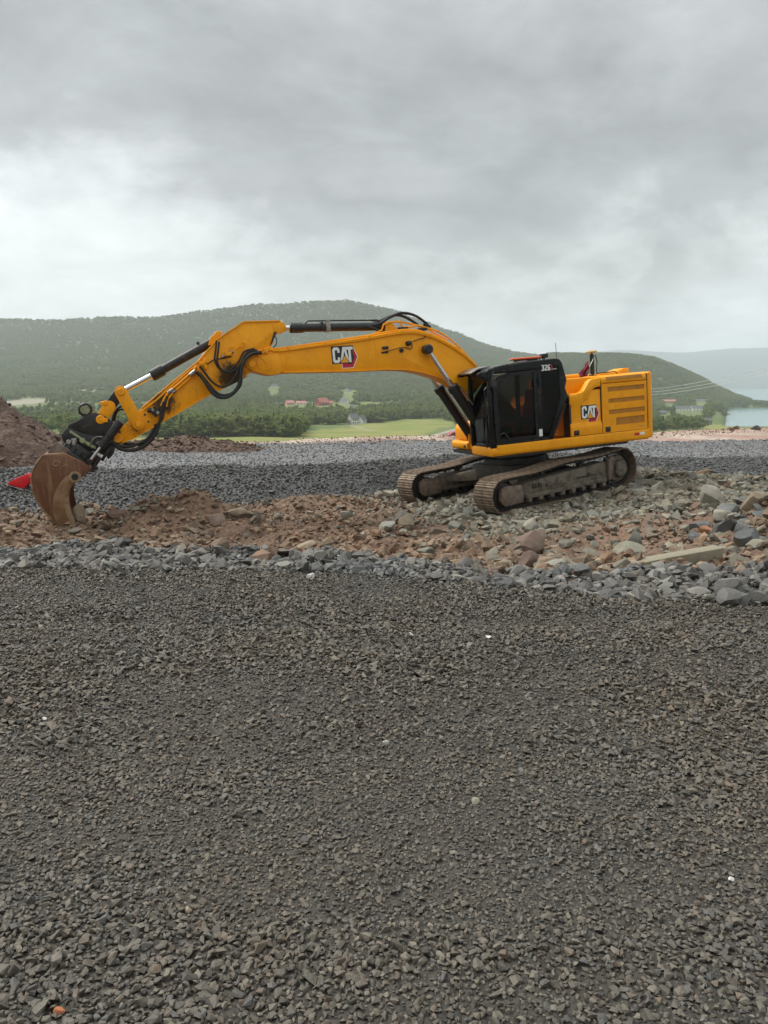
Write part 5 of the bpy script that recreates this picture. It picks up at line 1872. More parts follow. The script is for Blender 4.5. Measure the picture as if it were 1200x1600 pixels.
part('nose_plate', [g_prism([(5.70, 3.50), (5.42, 3.53), (5.44, 3.25), (5.58, 3.23), (5.72, 3.29)], HB + .018, HB + .034, 'y', .006)], PB, bm_)
part('nose_pin', [g_cyl((5.83, -HB - .06, 3.39), (5.83, HB + .06, 3.39), .072, 22, .012), g_cyl((5.83, HB + .06, 3.39), (5.83, HB + .07, 3.39), .03, 14), bb(5.68, 5.73, HB + .02, HB + .05, 3.36, 3.46, .006)], PB, bm_)
part('weld_seam', [bb(5.08, 5.13, HB, HB + .012, 3.21, 3.585, .004), bb(3.22, 3.235, HB, HB + .006, 3.10, 3.72, .002)], PB, bm_)
part('pin_boss', [g_cyl((2.11, -HB - .22, 3.435), (2.11, HB + .22, 3.435), .10, 26, .02), g_cyl((2.11, HB + .22, 3.435), (2.11, HB + .23, 3.435), .055, 16)], BK, bm_)
part('pin_plate', [g_cyl((2.11, -HB - .012, 3.435), (2.11, HB + .012, 3.435), .17, 28, .004)], PB, bm_)
wl = part('boom_light', [g_cyl((2.46, HB + .01, 3.60), (2.54, HB + .05, 3.58), .05, 14, .01), bb(2.42, 2.48, HB, HB + .05, 3.56, 3.63, .01)], BK, bm_)
part('cable', [g_tube([(2.40, HB + .03, 3.62), (2.26, HB + .03, 3.66), (2.14, HB + .02, 3.68), (2.10, HB + .02, 3.72)], .010, 6), g_tube([(3.10, HB + .02, 3.44), (2.86, HB + .02, 3.48), (2.62, HB + .02, 3.52), (2.45, HB + .02, 3.47), (2.40, HB + .02, 3.56)], .008, 6)], M['rubber'], bm_)
part('lug', [g_cyl((2.66, HB, 3.455), (2.66, HB + .05, 3.455), .045, 14, .008), bb(2.95, 3.10, HB, HB + .02, 3.42, 3.455, .004), bb(2.94, 3.08, HB, HB + .03, 3.50, 3.56, .01)], M['grimy'], bm_)
# hydraulic lines running along the top of the boom
def along(y, dz, pts, r, mat=PB, name='pipe'):
    return part(name, [g_tube([(p[0], y, p[1] + dz) for p in pts], r, 8, True, 3)], mat, bm_)


pl = [(5.62, 3.60), (5.42, 3.66), (5.20, 3.63), (3.58, 3.755), (3.30, 3.78), (2.82, 3.83), (2.45, 3.845), (2.19, 3.805), (1.88, 3.695), (1.56, 3.525), (1.25, 3.315), (1.02, 3.10), (.95, 3.02)]
along(.285, -.012, pl, .022)
along(.215, .03, pl, .024)
along(.13, .03, pl, .022)
along(-.15, .03, pl, .022)
along(-.24, .02, pl, .022)
for (x, z) in ((5.05, 3.655), (4.3, 3.70), (3.34, 3.775), (2.62, 3.835), (1.98, 3.735), (1.40, 3.42)):
    part('pipe_clamp', [bb(x - .03, x + .03, .10, .315, z - .05, z + .035, .008)], PB, bm_)
part('fitting', [g_cyl((5.60, .285, 3.60), (5.70, .285, 3.585), .036, 10), g_cyl((5.60, .215, 3.64), (5.70, .215, 3.63), .036, 10), bb(5.48, 5.56, .18, .32, 3.58, 3.68, .01), bb(5.62, 5.70, HB, HB + .03, 3.48, 3.56, .008), g_tube([(5.66, HB + .03, 3.53), (5.58, HB + .04, 3.44), (5.54, HB + .03, 3.36)], .010, 6)], PL, bm_)
# raised pipe group over the bend of the boom
part('pipe', [g_tube([(3.30, .16, 3.80), (3.02, .16, 3.90), (2.96, .16, 4.02), (2.80, .16, 4.06), (2.62, .16, 4.05), (2.55, .16, 3.95), (2.40, .16, 3.93), (2.22, .16, 3.96)], .02, 8, False),
              g_tube([(3.25, .02, 3.80), (2.98, .02, 3.93), (2.92, .02, 4.06), (2.60, .02, 4.08), (2.2, .02, 3.98), (1.86, .02, 3.84), (1.5, .02, 3.62)], .02, 8, False),
              g_tube([(2.22, .16, 3.96), (1.95, .16, 3.88), (1.70, .16, 3.78), (1.40, .16, 3.56), (1.12, .16, 3.28)], .02, 8, True, 3)], PB, bm_)
part('cylinder_bracket', [g_prism([(2.98, 3.74), (2.90, 4.02), (2.82, 4.06), (2.74, 4.02), (2.56, 3.80)], .10, .15, 'y', .01), g_prism([(2.98, 3.74), (2.90, 4.02), (2.82, 4.06), (2.74, 4.02), (2.56, 3.80)], -.15, -.10, 'y', .01)], PB, bm_)
part('hose', [g_tube([(3.20, .06, 4.01), (3.02, .10, 4.05), (2.80, .12, 4.16), (2.52, .12, 4.235), (2.24, .12, 4.17), (2.02, .12, 4.02), (1.90, .12, 3.90)], .030, 8),
              g_tube([(3.24, -.02, 4.03), (3.0, -.04, 4.10), (2.62, -.04, 4.215), (2.36, -.04, 4.14), (2.12, -.04, 3.98)], .030, 8),
              g_tube([(3.30, .1, 4.0), (3.12, .12, 3.93), (3.0, .14, 3.86)], .03, 8)], M['rubber'], bm_)
part('hose_fitting', [bb(2.42, 2.64, .05, .18, 3.90, 3.945, .01), bb(2.0, 2.2, .04, .2, 3.84, 3.90, .015), g_cyl((2.05, .12, 3.99), (1.95, .12, 3.92), .038, 10)], M['grimy'], bm_)
logo(4.17, 3.285, .33, HB, bm_, -.012)

# boom cylinders
for sy in (1, -1):
    y = sy * (HB + .125)
    a, b = Vector((.86, y, 1.42)), Vector((2.11, y, 3.435))
    d = (b - a).normalized()
    gl = a + d * 1.43
    cy = part('boom_cylinder', [g_rev(tuple(a - d * .02), tuple(d), [(0, .07), (.0, .105), (1.30, .105), (1.305, .125), (1.43, .125), (1.45, .10), (1.45, .06)], 24), g_cyl((a.x, y - .09, a.z), (a.x, y + .09, a.z), .10, 18, .01)], BK)
    part('cylinder_rod', [g_cyl(tuple(gl - d * .1), tuple(b), .052, 18)], M['chrome'], cy)
    part('rod_eye', [g_cyl((b.x, y - .075, b.z), (b.x, y + .075, b.z), .098, 22, .01)], BK, cy)
    u = Vector((-d.z, 0, d.x))
    part('cylinder_pipe', [g_tube([tuple(a + d * .2 + u * .10 + Vector((0, sy * .06, 0))), tuple(a + d * .25 + u * .135 + Vector((0, sy * .06, 0))), tuple(a + d * 1.2 + u * .135 + Vector((0, sy * .06, 0))), tuple(a + d * 1.34 + u * .12 + Vector((0, sy * .06, 0)))], .016, 8, False)], M['steel'], cy)
part('boom_foot_bracket', [g_prism([(.98, 1.27), (.98, 1.50), (.86, 1.56), (.74, 1.50), (.40, 1.75), (.10, 1.85), (-.05, 1.85), (-.2, 1.27)], s * .30, s * .345, 'y', .01) for s in (1, -1)], P_)

# stick cylinder on the boom
sc_ = part('stick_cylinder', [g_rev((2.84, 0, 3.985), (4.94 - 2.84, 0, 4.07 - 3.985), [(0, .06), (.02, .085), (1.82, .085), (1.825, .105), (2.08, .105), (2.10, .085), (2.10, .05)], 24), g_cyl((2.84, -.08, 3.985), (2.84, .08, 3.985), .085, 18, .01), bb(4.24, 4.30, -.11, .11, 3.96, 4.15, .01)], BK)
part('cylinder_rod', [g_cyl((4.85, 0, 4.066), (5.13, 0, 4.078), .055, 18)], M['chrome'], sc_)
part('cylinder_pipe', [g_tube([(3.0, .05, 4.09), (3.05, .05, 4.125), (4.55, .05, 4.185), (4.62, .05, 4.14)], .015, 8, False), g_tube([(3.0, -.05, 4.1), (3.2, -.05, 4.135), (4.2, -.05, 4.18)], .013, 8, False)], BK, sc_)
part('pipe_clamp', [bb(4.10, 4.20, -.12, .12, 3.94, 4.165, .012)], M['steel'], sc_)

# --- stick
HS = .205
stick_p = [(5.70, 3.30), (5.62, 3.42), (5.42, 3.68), (5.33, 3.80), (5.28, 3.96), (5.16, 3.98), (5.07, 4.03), (5.06, 4.12), (5.12, 4.19), (5.26, 4.205), (5.89, 4.215), (6.44, 3.91), (6.84, 3.52), (7.5, 3.07), (8.08, 2.66), (8.20, 2.56), (8.36, 2.43),
           (8.50, 2.325), (8.60, 2.25), (8.61, 2.15), (8.55, 2.08), (8.46, 2.065), (8.32, 2.12), (7.72, 2.40), (6.68, 2.88), (6.07, 3.11), (5.83, 3.24)]
sk = part('stick', [g_prism(stick_p, -HS, HS, 'y', .012)], PS)
edge = [(5.34, 3.94), (5.26, 4.205), (5.89, 4.215), (6.44, 3.91), (6.84, 3.52), (7.5, 3.07), (8.02, 2.70)]
part('top_flange', [strip([(5.16, 4.195), (5.89, 4.215), (6.44, 3.91), (6.84, 3.52), (7.5, 3.07), (8.02, 2.70)], -.006, .022, -HS - .02, HS + .02)], PS, sk)
part('bottom_flange', [strip([(5.95, 3.165), (6.07, 3.11), (6.68, 2.88), (7.72, 2.40), (8.30, 2.125)], -.02, .008, -HS - .018, HS + .018)], PS, sk)
part('rod_eye', [g_cyl((5.13, -.12, 4.08), (5.13, .12, 4.08), .105, 20, .015), g_prism([(5.30, 3.92), (5.33, 4.17), (5.13, 4.17), (5.10, 3.99)], .10, HS + .012, 'y', .012)], PS, sk)
part('end_plate', [g_prism([(5.36, 3.78), (5.42, 3.72), (5.30, 4.0), (5.24, 4.0)], -HS - .01, HS + .015, 'y', .006)], M['grimy'], sk)
part('pin_boss', [g_cyl((8.53, -HS - .045, 2.19), (8.53, HS + .045, 2.19), .105, 22, .015), g_cyl((8.53, HS + .045, 2.19), (8.53, HS + .055, 2.19), .02, 8)], PL, sk)
part('reinforcement', [g_prism([(8.30, 2.50), (8.02, 2.70), (7.86, 2.70), (7.88, 2.36), (8.20, 2.20), (8.34, 2.30)], HS, HS + .014, 'y', .005)], PS, sk)
part('bolt', [g_cyl((x, HS + .012, z), (x, HS + .024, z), .022, 8) for x, z in ((7.98, 2.58), (7.93, 2.44), (8.06, 2.40))], M['grimy'], sk)
part('cylinder_bracket', [g_prism([(6.36, 3.98), (6.30, 4.06), (6.42, 4.08), (6.56, 3.96), (6.62, 3.82), (6.50, 3.82)], s * .10, s * .15, 'y', .01) for s in (1, -1)], PS, sk)
# block valves, pipes and grab bars on the side of the stick
part('valve_block', [bb(6.20, 6.34, HS, HS + .09, 3.58, 3.66, .012), g_tube([(6.10, HS + .05, 3.70), (6.02, HS + .06, 3.76), (5.96, HS + .05, 3.72), (5.90, HS + .05, 3.80), (5.98, HS + .04, 3.84)], .016, 8, False), g_tube([(6.28, HS + .05, 3.66), (6.22, HS + .06, 3.74), (6.14, HS + .06, 3.74)], .014, 8, False)], PL, sk)
part('fitting', [g_cyl((6.16, HS + .03, 3.655), (6.28, HS + .06, 3.63), .03, 10), g_cyl((6.34, HS + .03, 3.60), (6.40, HS + .04, 3.56), .026, 10), bb(6.50, 6.56, HS, HS + .05, 3.50, 3.55, .01)], M['steel'], sk)
part('pipe', [g_tube([(6.90, HS + .03, 3.44), (6.95, HS + .05, 3.36), (7.30, HS + .05, 3.10), (7.48, HS + .05, 2.98), (7.58, HS + .05, 2.86), (7.66, HS + .05, 2.72)], .022, 8, False),
              g_tube([(6.86, HS + .04, 3.36), (7.0, HS + .05, 3.25), (7.40, HS + .05, 2.96), (7.52, HS + .05, 2.84), (7.56, HS + .05, 2.70)], .020, 8, False),
              g_tube([(6.82, HS + .02, 3.50), (7.2, HS + .03, 3.24), (7.7, HS + .03, 2.86), (8.0, HS + .02, 2.66)], .016, 8, False)], PL, sk)
part('clamp_frame', [bb(6.70, 6.76, HS, HS + .10, 3.36, 3.56, .01), bb(6.84, 6.90, HS, HS + .10, 3.30, 3.50, .01), bb(6.70, 6.90, HS + .07, HS + .10, 3.44, 3.50, .01)], PL, sk)
part('coupling', [g_cyl((6.93, HS + .07, 3.34), (7.05, HS + .07, 3.26), .042, 12), g_cyl((7.40, HS + .05, 3.02), (7.50, HS + .05, 2.96), .034, 10), g_cyl((7.34, HS + .05, 3.0), (7.42, HS + .05, 2.95), .034, 10)], M['steel'], sk)
part('valve_cluster', [bb(7.72, 7.84, HS, HS + .11, 2.56, 2.68, .015), g_cyl((7.70, HS + .05, 2.60), (7.92, HS + .05, 2.66), .035, 10), g_cyl((7.78, HS + .09, 2.52), (7.78, HS + .09, 2.72), .028, 10), bb(7.84, 7.90, HS, HS + .06, 2.62, 2.70, .01)], M['grimy'], sk)
part('fitting', [g_cyl((7.74, HS + .11, 2.60), (7.74, HS + .14, 2.60), .032, 10), g_cyl((7.82, HS + .10, 2.66), (7.82, HS + .13, 2.66), .026, 10), g_cyl((7.68, HS + .08, 2.52), (7.66, HS + .08, 2.66), .024, 8)], M['steel'], sk)
for (pts, r, y) in (([(7.52, 3.0 - .1), (7.56, 2.80), (7.62, 2.66), (7.66, 2.5), (7.74, 2.40)], .028, HS + .06), ([(7.60, 2.80), (7.64, 2.70), (7.68, 2.56), (7.72, 2.44)], .022, HS + .10)):
    part('hose', [g_tube([(p[0], y, p[1]) for p in pts], r, 8)], M['grimy'], sk)
hs = [[(7.74, 2.40), (7.81, 2.23), (7.97, 2.05), (8.15, 1.95), (8.32, 1.925), (8.50, 1.97), (8.64, 2.10)], [(7.80, 2.38), (7.88, 2.22), (8.02, 2.09), (8.18, 2.03), (8.34, 2.00), (8.52, 2.03), (8.66, 2.14)], [(7.76, 2.38), (7.84, 2.20), (8.0, 2.06), (8.2, 2.02), (8.40, 2.06), (8.60, 2.14)]]
for (pts, y, r) in zip(hs, (.25, .20, .14), (.036, .030, .030)):
    part('hose', [g_tube([(p[0], y, p[1]) for p in pts], r, 8)], M['rubber'], sk)
# the loops bridging boom and stick
LA = [(5.62, 3.60), (5.79, 3.59), (5.95, 3.50), (6.04, 3.36), (6.09, 3.16), (6.16, 2.98), (6.26, 2.86), (6.40, 2.785), (6.55, 2.795), (6.67, 2.89), (6.77, 3.08), (6.83, 3.20), (6.92, 3.32)]
LBh = [(5.70, 3.66), (5.91, 3.61), (6.03, 3.44), (6.16, 3.31), (6.31, 3.265), (6.44, 3.33), (6.50, 3.49), (6.46, 3.68), (6.42, 3.86)]
LC = [(5.68, 3.63), (5.90, 3.56), (6.06, 3.39), (6.17, 3.20), (6.34, 3.02), (6.51, 3.0), (6.66, 3.12), (6.76, 3.28), (6.84, 3.42)]
LD = [(5.66, 3.60), (5.86, 3.57), (5.98, 3.44), (6.06, 3.24), (6.10, 3.02), (6.20, 2.90), (6.34, 2.83), (6.50, 2.83), (6.63, 2.93), (6.74, 3.10), (6.86, 3.28)]
for (pts, r, y, b) in ((LA, .034, .36, .06), (LBh, .020, .30, .03), (LC, .022, .33, .03), (LD, .030, .30, .05), ([(p[0] + .04, p[1] + .03) for p in LBh], .018, .26, .03)):
    n = len(pts)
    part('hose', [g_tube([(p[0], y + b * math.sin(math.pi * i / (n - 1)), p[1]) for i, p in enumerate(pts)], r, 8)], M['rubber'], sk)
part('cable', [g_tube([(6.20, HS + .02, 3.57), (6.40, HS + .02, 3.54), (6.57, HS + .02, 3.52), (6.77, HS + .02, 3.40)], .012, 6)], M['rubber'], sk)
part('cable', [g_tube([(5.32, .16, 3.98), (5.27, .2, 3.86), (5.28, .2, 3.76), (5.36, .2, 3.68)], .010, 6)], M['rubber'], sk)

# bucket cylinder and linkage
A, Bg, Rp = Vector((6.43, 0, 3.93)), Vector((7.76, 0, 3.31)), Vector((8.36, 0, 3.05))
d = (Bg - A).normalized()
L = (Bg - A).length
bc = part('bucket_cylinder', [g_rev(tuple(A), tuple(d), [(0, .05), (.02, .088), (L - .26, .088), (L - .255, .118), (L - .02, .118), (L, .09), (L, .05)], 24), g_cyl((A.x, -.09, A.z), (A.x, .09, A.z), .09, 18, .01), g_cyl(tuple(A + d * .35 + Vector((.03, 0, .05))), tuple(A + d * .35 + Vector((.06, 0, .12))), .03, 10)], M['grimy'])
part('cylinder_rod', [g_cyl(tuple(Bg - d * .1), tuple(Rp - d * .05), .055, 18)], M['chrome'], bc)
part('fitting', [bb(6.36, 6.44, -.12, .13, 3.76, 3.86, .012), g_cyl((6.42, .1, 3.80), (6.36, .12, 3.88), .03, 10)], M['steel'], sk)


def link_bar(a, b, wa, wb, y0, y1, bev=.012):
    a, b = Vector((a[0], a[1])), Vector((b[0], b[1]))
    dd = (b - a).normalized(); n = Vector((-dd.y, dd.x))
    pts = []
    for k in range(7):
        t = math.pi / 2 + math.pi * k / 6
        pts.append(a + (dd * math.cos(t) + n * math.sin(t)) * wa)
    for k in range(7):
        t = -math.pi / 2 + math.pi * k / 6
        pts.append(b + (dd * math.cos(t) + n * math.sin(t)) * wb)
    return g_prism([(p.x, p.y) for p in pts], y0, y1, 'y', bev)


for s in (1, -1):
    lv = part('lever', [link_bar((8.36, 3.05), (8.12, 2.41), .115, .11, s * .215, s * .275)], PL)
    part('link_pin', [g_cyl((8.12, s * .20, 2.41), (8.12, s * .31, 2.41), .055, 16, .008), g_cyl((8.36, s * .20, 3.05), (8.36, s * .31, 3.05), .07, 16, .01)], PL, lv)
bl_ = part('bucket_link', [link_bar((8.36, 3.05), (8.56, 2.83), .10, .10, -.19, .19)], M['grimy'])
part('link_block', [link_bar((8.60, 2.79), (8.80, 2.55), .115, .10, -.20, .20), bb(8.66, 8.76, -.16, .2, 2.82, 2.90, .02), g_cyl((8.66, -.2, 2.86), (8.66, .22, 2.86), .05, 14, .01)], PL, bl_)
part('link_pin', [g_cyl((8.79, -.29, 2.56), (8.79, .29, 2.56), .085, 18, .012), bb(8.66, 8.80, .28, .30, 2.50, 2.58, .01)], PL, bl_)
part('hose', [g_tube([(8.59, .12, 2.50), (8.53, .12, 2.66), (8.42, .12, 2.76), (8.30, .12, 2.78)], .017, 8), g_tube([(8.56, .05, 2.50), (8.48, .05, 2.68), (8.36, .05, 2.71), (8.27, .05, 2.60), (8.26, .05, 2.48)], .017, 8)], M['rubber'], bl_)

# --- tilt rotator
ax_ = Vector((.66, 0, -.75)).normalized()          # axis down towards the bucket
tx_ = Vector((-.75, 0, -.66)).normalized()         # across it, towards the machine
hitch = [(9.16, 2.60), (9.0, 2.68), (8.88, 2.70), (8.70, 2.62), (8.56, 2.44), (8.46, 2.30), (8.46, 2.10), (8.58, 2.06), (8.72, 2.24), (8.81, 2.25), (9.0, 2.27), (9.12, 2.33), (9.33, 2.46), (9.39, 2.46), (9.36, 2.52), (9.20, 2.58)]
tr = part('tilt_rotator', [g_prism(hitch, .20, .245, 'y', .01), g_prism(hitch, -.245, -.20, 'y', .01), g_prism([(9.30, 2.48), (9.1, 2.58), (8.9, 2.52), (8.70, 2.28), (9.0, 2.26), (9.3, 2.38)], -.20, .20, 'y', .02)], M['grimy'])
part('lifting_eye', [g_rev((9.04, .05, 2.77), (0, 1, 0), [(0, .08), (0, .115), (.03, .135), (.09, .135), (.12, .115), (.12, .08)], 22), bb(8.98, 9.1, .08, .14, 2.62, 2.70, .01)], M['grimy'], tr)
part('eye_insert', [g_cyl((9.04, .165, 2.77), (9.04, .188, 2.77), .085, 18)], M['mint'], tr)
part('tilt_frame', [g_prism([(9.39, 2.48), (9.53, 2.34), (9.50, 2.20), (9.36, 2.20), (9.18, 2.05), (8.96, 1.96), (8.74, 1.84), (8.62, 1.96), (8.62, 2.10), (8.80, 2.24), (9.1, 2.32), (9.3, 2.44)], -.26, .26, 'y', .03)], BK, tr)
part('frame_rib', [g_prism([(9.35, 2.42), (9.37, 2.37), (9.22, 2.25), (9.17, 2.17), (9.02, 2.05), (8.95, 2.01), (8.94, 2.06), (9.1, 2.19), (9.18, 2.27)], .255, .285, 'y', .008)], M['mint'], tr)
part('oil_cup', [g_cyl((9.16, .24, 2.20), (9.16, .33, 2.20), .05, 14, .01), g_cyl((9.05, .24, 2.12), (9.05, .31, 2.12), .04, 12, .01)], M['mint'], tr)
c0 = Vector((9.15, 0, 2.06))
part('rotor', [g_rev(tuple(c0), tuple(ax_), [(0, .30), (.0, .36), (.06, .375), (.17, .375), (.18, .42), (.23, .43), (.26, .41), (.26, .30)], 36)], BK, tr)
part('rotor_ring', [g_rev(tuple(c0 + ax_ * .26), tuple(ax_), [(0, .34), (.0, .40), (.05, .40), (.07, .36), (.07, .2)], 36)], M['grimy'], tr)
part('rotor_bolt', [g_cyl(tuple(c0 + ax_ * .08 + tx_ * (.36 * math.cos(a)) + Vector((0, .37 * math.sin(a), 0))), tuple(c0 + ax_ * .16 + tx_ * (.36 * math.cos(a)) + Vector((0, .37 * math.sin(a), 0))), .03, 8) for a in np.linspace(.3, 2.8, 9)], BK, tr)
part('hydraulic_fitting', [g_cyl((9.40, .22, 2.20), (9.40, .36, 2.20), .045, 12, .008), g_cyl((9.32, .22, 2.16), (9.32, .34, 2.16), .04, 12, .008), bb(9.26, 9.36, .2, .3, 2.18, 2.26, .01)], M['steel'], tr)
part('hose', [g_tube([(8.98, .22, 2.06), (9.0, .30, 2.16), (8.92, .32, 2.24), (8.80, .31, 2.23), (8.72, .28, 2.14)], .016, 8), g_tube([(8.94, .2, 2.0), (8.93, .30, 2.10), (8.84, .33, 2.16), (8.72, .30, 2.10)], .016, 8)], M['steel'], tr)
part('hose', [g_tube([(8.66, .24, 2.08), (8.72, .34, 1.98), (8.80, .34, 1.88), (8.86, .28, 1.80)], .03, 8), g_tube([(8.62, .15, 2.04), (8.66, .24, 1.92), (8.76, .24, 1.82)], .028, 8)], M['rubber'], tr)
for s in (1, -1):
    y = s * .36
    a, b = Vector((8.44, y, 2.49)), Vector((9.09, y, 1.80))
    d = (b - a).normalized()
    tc_ = part('tilt_cylinder', [g_rev(tuple(a), tuple(d), [(0, .06), (.01, .085), (.34, .085), (.35, .072), (.48, .072), (.485, .085), (.60, .085), (.61, .05)], 20), g_cyl((8.66, y - s * .2, 2.18), (8.66, y, 2.18), .07, 14)], BK)
    part('cylinder_rod', [g_cyl(tuple(a + d * .58), tuple(b), .03, 14)], M['chrome'], tc_)
    part('rod_eye', [g_cyl((b.x, y - .05, b.z), (b.x, y + .05, b.z), .055, 14, .008)], M['grimy'], tc_)

# --- bucket
WB = .62
back = [(9.84, 2.02), (9.95, 1.91), (10.03, 1.79), (10.085, 1.66), (10.105, 1.52), (10.10, 1.38), (10.07, 1.24), (10.02, 1.11), (9.95, .97), (9.87, .85), (9.80, .74), (9.73, .65), (9.66, .615), (9.54, .61)]
front = [(9.54, .61), (9.46, .70), (9.47, .80), (9.50, .92), (9.515, 1.08), (9.51, 1.22), (9.46, 1.36), (9.42, 1.42), (9.31, 1.48), (9.18, 1.58), (9.09, 1.68)]
side = back + front[1:] + [(9.20, 1.80), (9.5, 2.0)]
top_c = [(9.09, 1.68), (9.20, 1.80), (9.5, 1.93), (9.84, 2.02)]
# shell: curved back plate swept across the width, inner face 25 mm inside
cen = Vector((9.62, 1.30))
shell_in = []
for p in back:
    v = (cen - Vector(p)).normalized() * .028
    shell_in.append((p[0] + v.x, p[1] + v.y))
bk_ = part('bucket', [g_prism(back + shell_in[::-1], -WB, WB, 'y', .004)], M['bucket'])
for s in (1, -1):
    y0, y1 = s * (WB - .002), s * (WB + .026)
    sp2 = part('side_plate', [g_prism([(p[0] - .004 * 0, p[1]) for p in side], y0, y1, 'y', .006)], M['bucket'], bk_)
    cut = [(9.40, 1.63), (9.52, 1.585), (9.62, 1.49), (9.70, 1.38), (9.77, 1.25), (9.81, 1.10), (9.825, .95), (9.81, .82), (9.76, .70), (9.70, .635), (9.62, .615), (9.54, .608)] + front[1:8] + [(9.31, 1.475), (9.28, 1.56), (9.33, 1.62)]
    ct = part('side_cutter', [g_prism(cut, y1 - s * .004, y1 + s * .036, 'y', .012)], M['bucketmid'], bk_)
    inn = [(9.535, 1.36), (9.58, 1.20), (9.61, 1.05), (9.60, .92), (9.57, .80), (9.55, .70), (9.53, .62), (9.47, .70), (9.48, .80), (9.51, .92), (9.525, 1.08), (9.52, 1.22)]
    part('wear_edge', [g_prism(inn, y1 + s * .028, y1 + s * .046, 'y', .006)], M['bucketpale'], bk_)
    part('tow_ring', [g_rev((9.355, y1 + s * .02, 1.565), (0, s, 0), [(0, .062), (0, .105), (.03, .105), (.035, .095), (.035, .062)], 24), ], M['bucketpale'], bk_)
    part('bore_dark_disc', [g_cyl((9.355, y1 + s * .02, 1.565), (9.355, y1 + s * .060, 1.565), .062, 20)], M['printblack'], bk_)  # solid black plug painting the dark of the ring's hole
    part('edge_bead', [g_tube([(p[0], y1, p[1]) for p in back], .016, 8)], M['bucketpale'], bk_)
part('cutting_edge', [g_prism([(9.72, .64), (9.62, .60), (9.44, .60), (9.42, .615), (9.44, .64), (9.62, .66), (9.70, .68)], -WB - .03, WB + .03, 'y', .006)], M['bucketpale'], bk_)
part('top_beam', [g_prism([(9.84, 2.03), (9.5, 2.02), (9.20, 1.82), (9.08, 1.70), (9.10, 1.64), (9.30, 1.62), (9.5, 1.78), (9.80, 1.93)], -WB, WB, 'y', .01)], M['bucket'], bk_)
part('hitch_bracket', [g_prism([(9.80, 2.02), (9.66, 2.19), (9.58, 2.21), (9.40, 2.05), (9.12, 1.78), (9.06, 1.74), (9.06, 1.68), (9.16, 1.56), (9.30, 1.62), (9.46, 1.74)], s * .34, s * .375, 'y', .008) for s in (1, -1)] + [g_prism([(9.66, 2.17), (9.59, 2.20), (9.12, 1.78), (9.16, 1.72)], -.34, .34, 'y', .01)], M['mud_brown'], bk_)
# welded marks on the side plate
yw = WB + .026
wm = []
for pts in ([(9.69, 1.86), (9.64, 1.90), (9.58, 1.865), (9.60, 1.81), (9.66, 1.80), (9.70, 1.83), (9.69, 1.86)], [(9.54, 1.76), (9.51, 1.82), (9.43, 1.76)], [(9.52, 1.79), (9.47, 1.75)]):
    wm.append(g_tube([(p[0], yw + .004, p[1]) for p in pts], .011, 6, False))
part('welded_mark', wm, M['bucketpale'], bk_)
logo(-.95, 1.70, .27, 1.345, sd)

# ------------------------------------------------------------------ single things lying on the site
def boulder(name, label, px, py, wpx, hpx, seed, mat, cat='boulder', depth=.8, yaw=0.0, sink=.28, n=17, box=.5, tilt=0.0):
    """a stone of wpx by hpx view pixels whose foot is at (px, py)"""
    p = ray_hit(px, py)
    k = p.y / 1200
    w, h = wpx * k, hpx * k
    v, f = rock_form(seed, 3 if wpx > 22 else 2, 12, (1, 1, 1), .14)
    ht = h / (1 - sink)
    v = v * np.array([w / 2, w * depth / 2, ht / 2])
    me = fast_mesh(name, v, f, [mat], smooth=True)
    me.set_sharp_from_angle(angle=math.radians(22))
    o = link(name, me, None, (p.x, p.y + w * depth * .35, p.z + ht / 2 - ht * sink))
    o.rotation_euler = (0, tilt, yaw)
    tag(o, label, cat)
    return o


M['rock_red'] = pm('reddish_rock', (.16, .105, .08), .8, col2=(.215, .165, .125), ns=5, bump=.5, bs=18)
M['rock_tan'] = pm('tan_rock', (.27, .215, .145), .8, col2=(.18, .14, .10), ns=5, bump=.5, bs=18)
M['rock_pale'] = pm('pale_rock', (.26, .24, .19), .8, col2=(.17, .155, .125), ns=5, bump=.5, bs=18)
M['rock_dark'] = pm('dark_wet_rock', (.07, .072, .070), .4, col2=(.12, .118, .11), ns=4, bump=.4, bs=16)
M['rock_green'] = pm('grey_green_rock', (.13, .13, .105), .75, col2=(.20, .19, .155), ns=5, bump=.5, bs=18)
M['rock_orange'] = pm('orange_rock', (.42, .20, .10), .75, col2=(.30, .16, .10), ns=5, bump=.4, bs=18)
M['pebble_white'] = pm('white_pebble', (.62, .60, .55), .6)
M['pebble_orange'] = pm('orange_pebble', (.42, .15, .06), .6)
M['slab'] = pm('pale_concrete', (.25, .22, .155), .85, col2=(.19, .165, .115), ns=3, bump=.3, bs=30)
boulder('boulder', 'broad reddish-grey boulder sitting on the clay bank right of the near track', 838, 866, 54, 44, 901, M['rock_red'])
boulder('boulder', 'rounded brown boulder in front of the broad reddish-grey boulder', 826, 886, 32, 26, 902, M['rock_red'])
boulder('boulder', 'tan upright stone block behind the reddish-grey boulder', 832, 834, 36, 26, 903, M['rock_pale'])
boulder('boulder', 'upright grey-green boulder just above the left end of the concrete slab', 990, 866, 27, 36, 904, M['rock_green'])
boulder('boulder', 'orange angular rock beside the dark wet boulders at the right', 1108, 836, 30, 17, 905, M['rock_orange'], yaw=.3)
boulder('boulder', 'large pale pointed rock at the foot of the grey gravel bank', 1118, 792, 44, 31, 906, M['rock_pale'], tilt=.25)
boulder('boulder', 'broad pale tan block at the right edge below the gravel bank', 1184, 796, 48, 27, 907, M['rock_tan'])
boulder('boulder', 'dark wet boulder between the orange rock and the right edge', 1137, 836, 36, 26, 908, M['rock_dark'], yaw=.2)
boulder('boulder', 'black wet boulder right below the dark wet one at the right edge', 1176, 858, 48, 30, 909, M['rock_dark'], yaw=-.3)
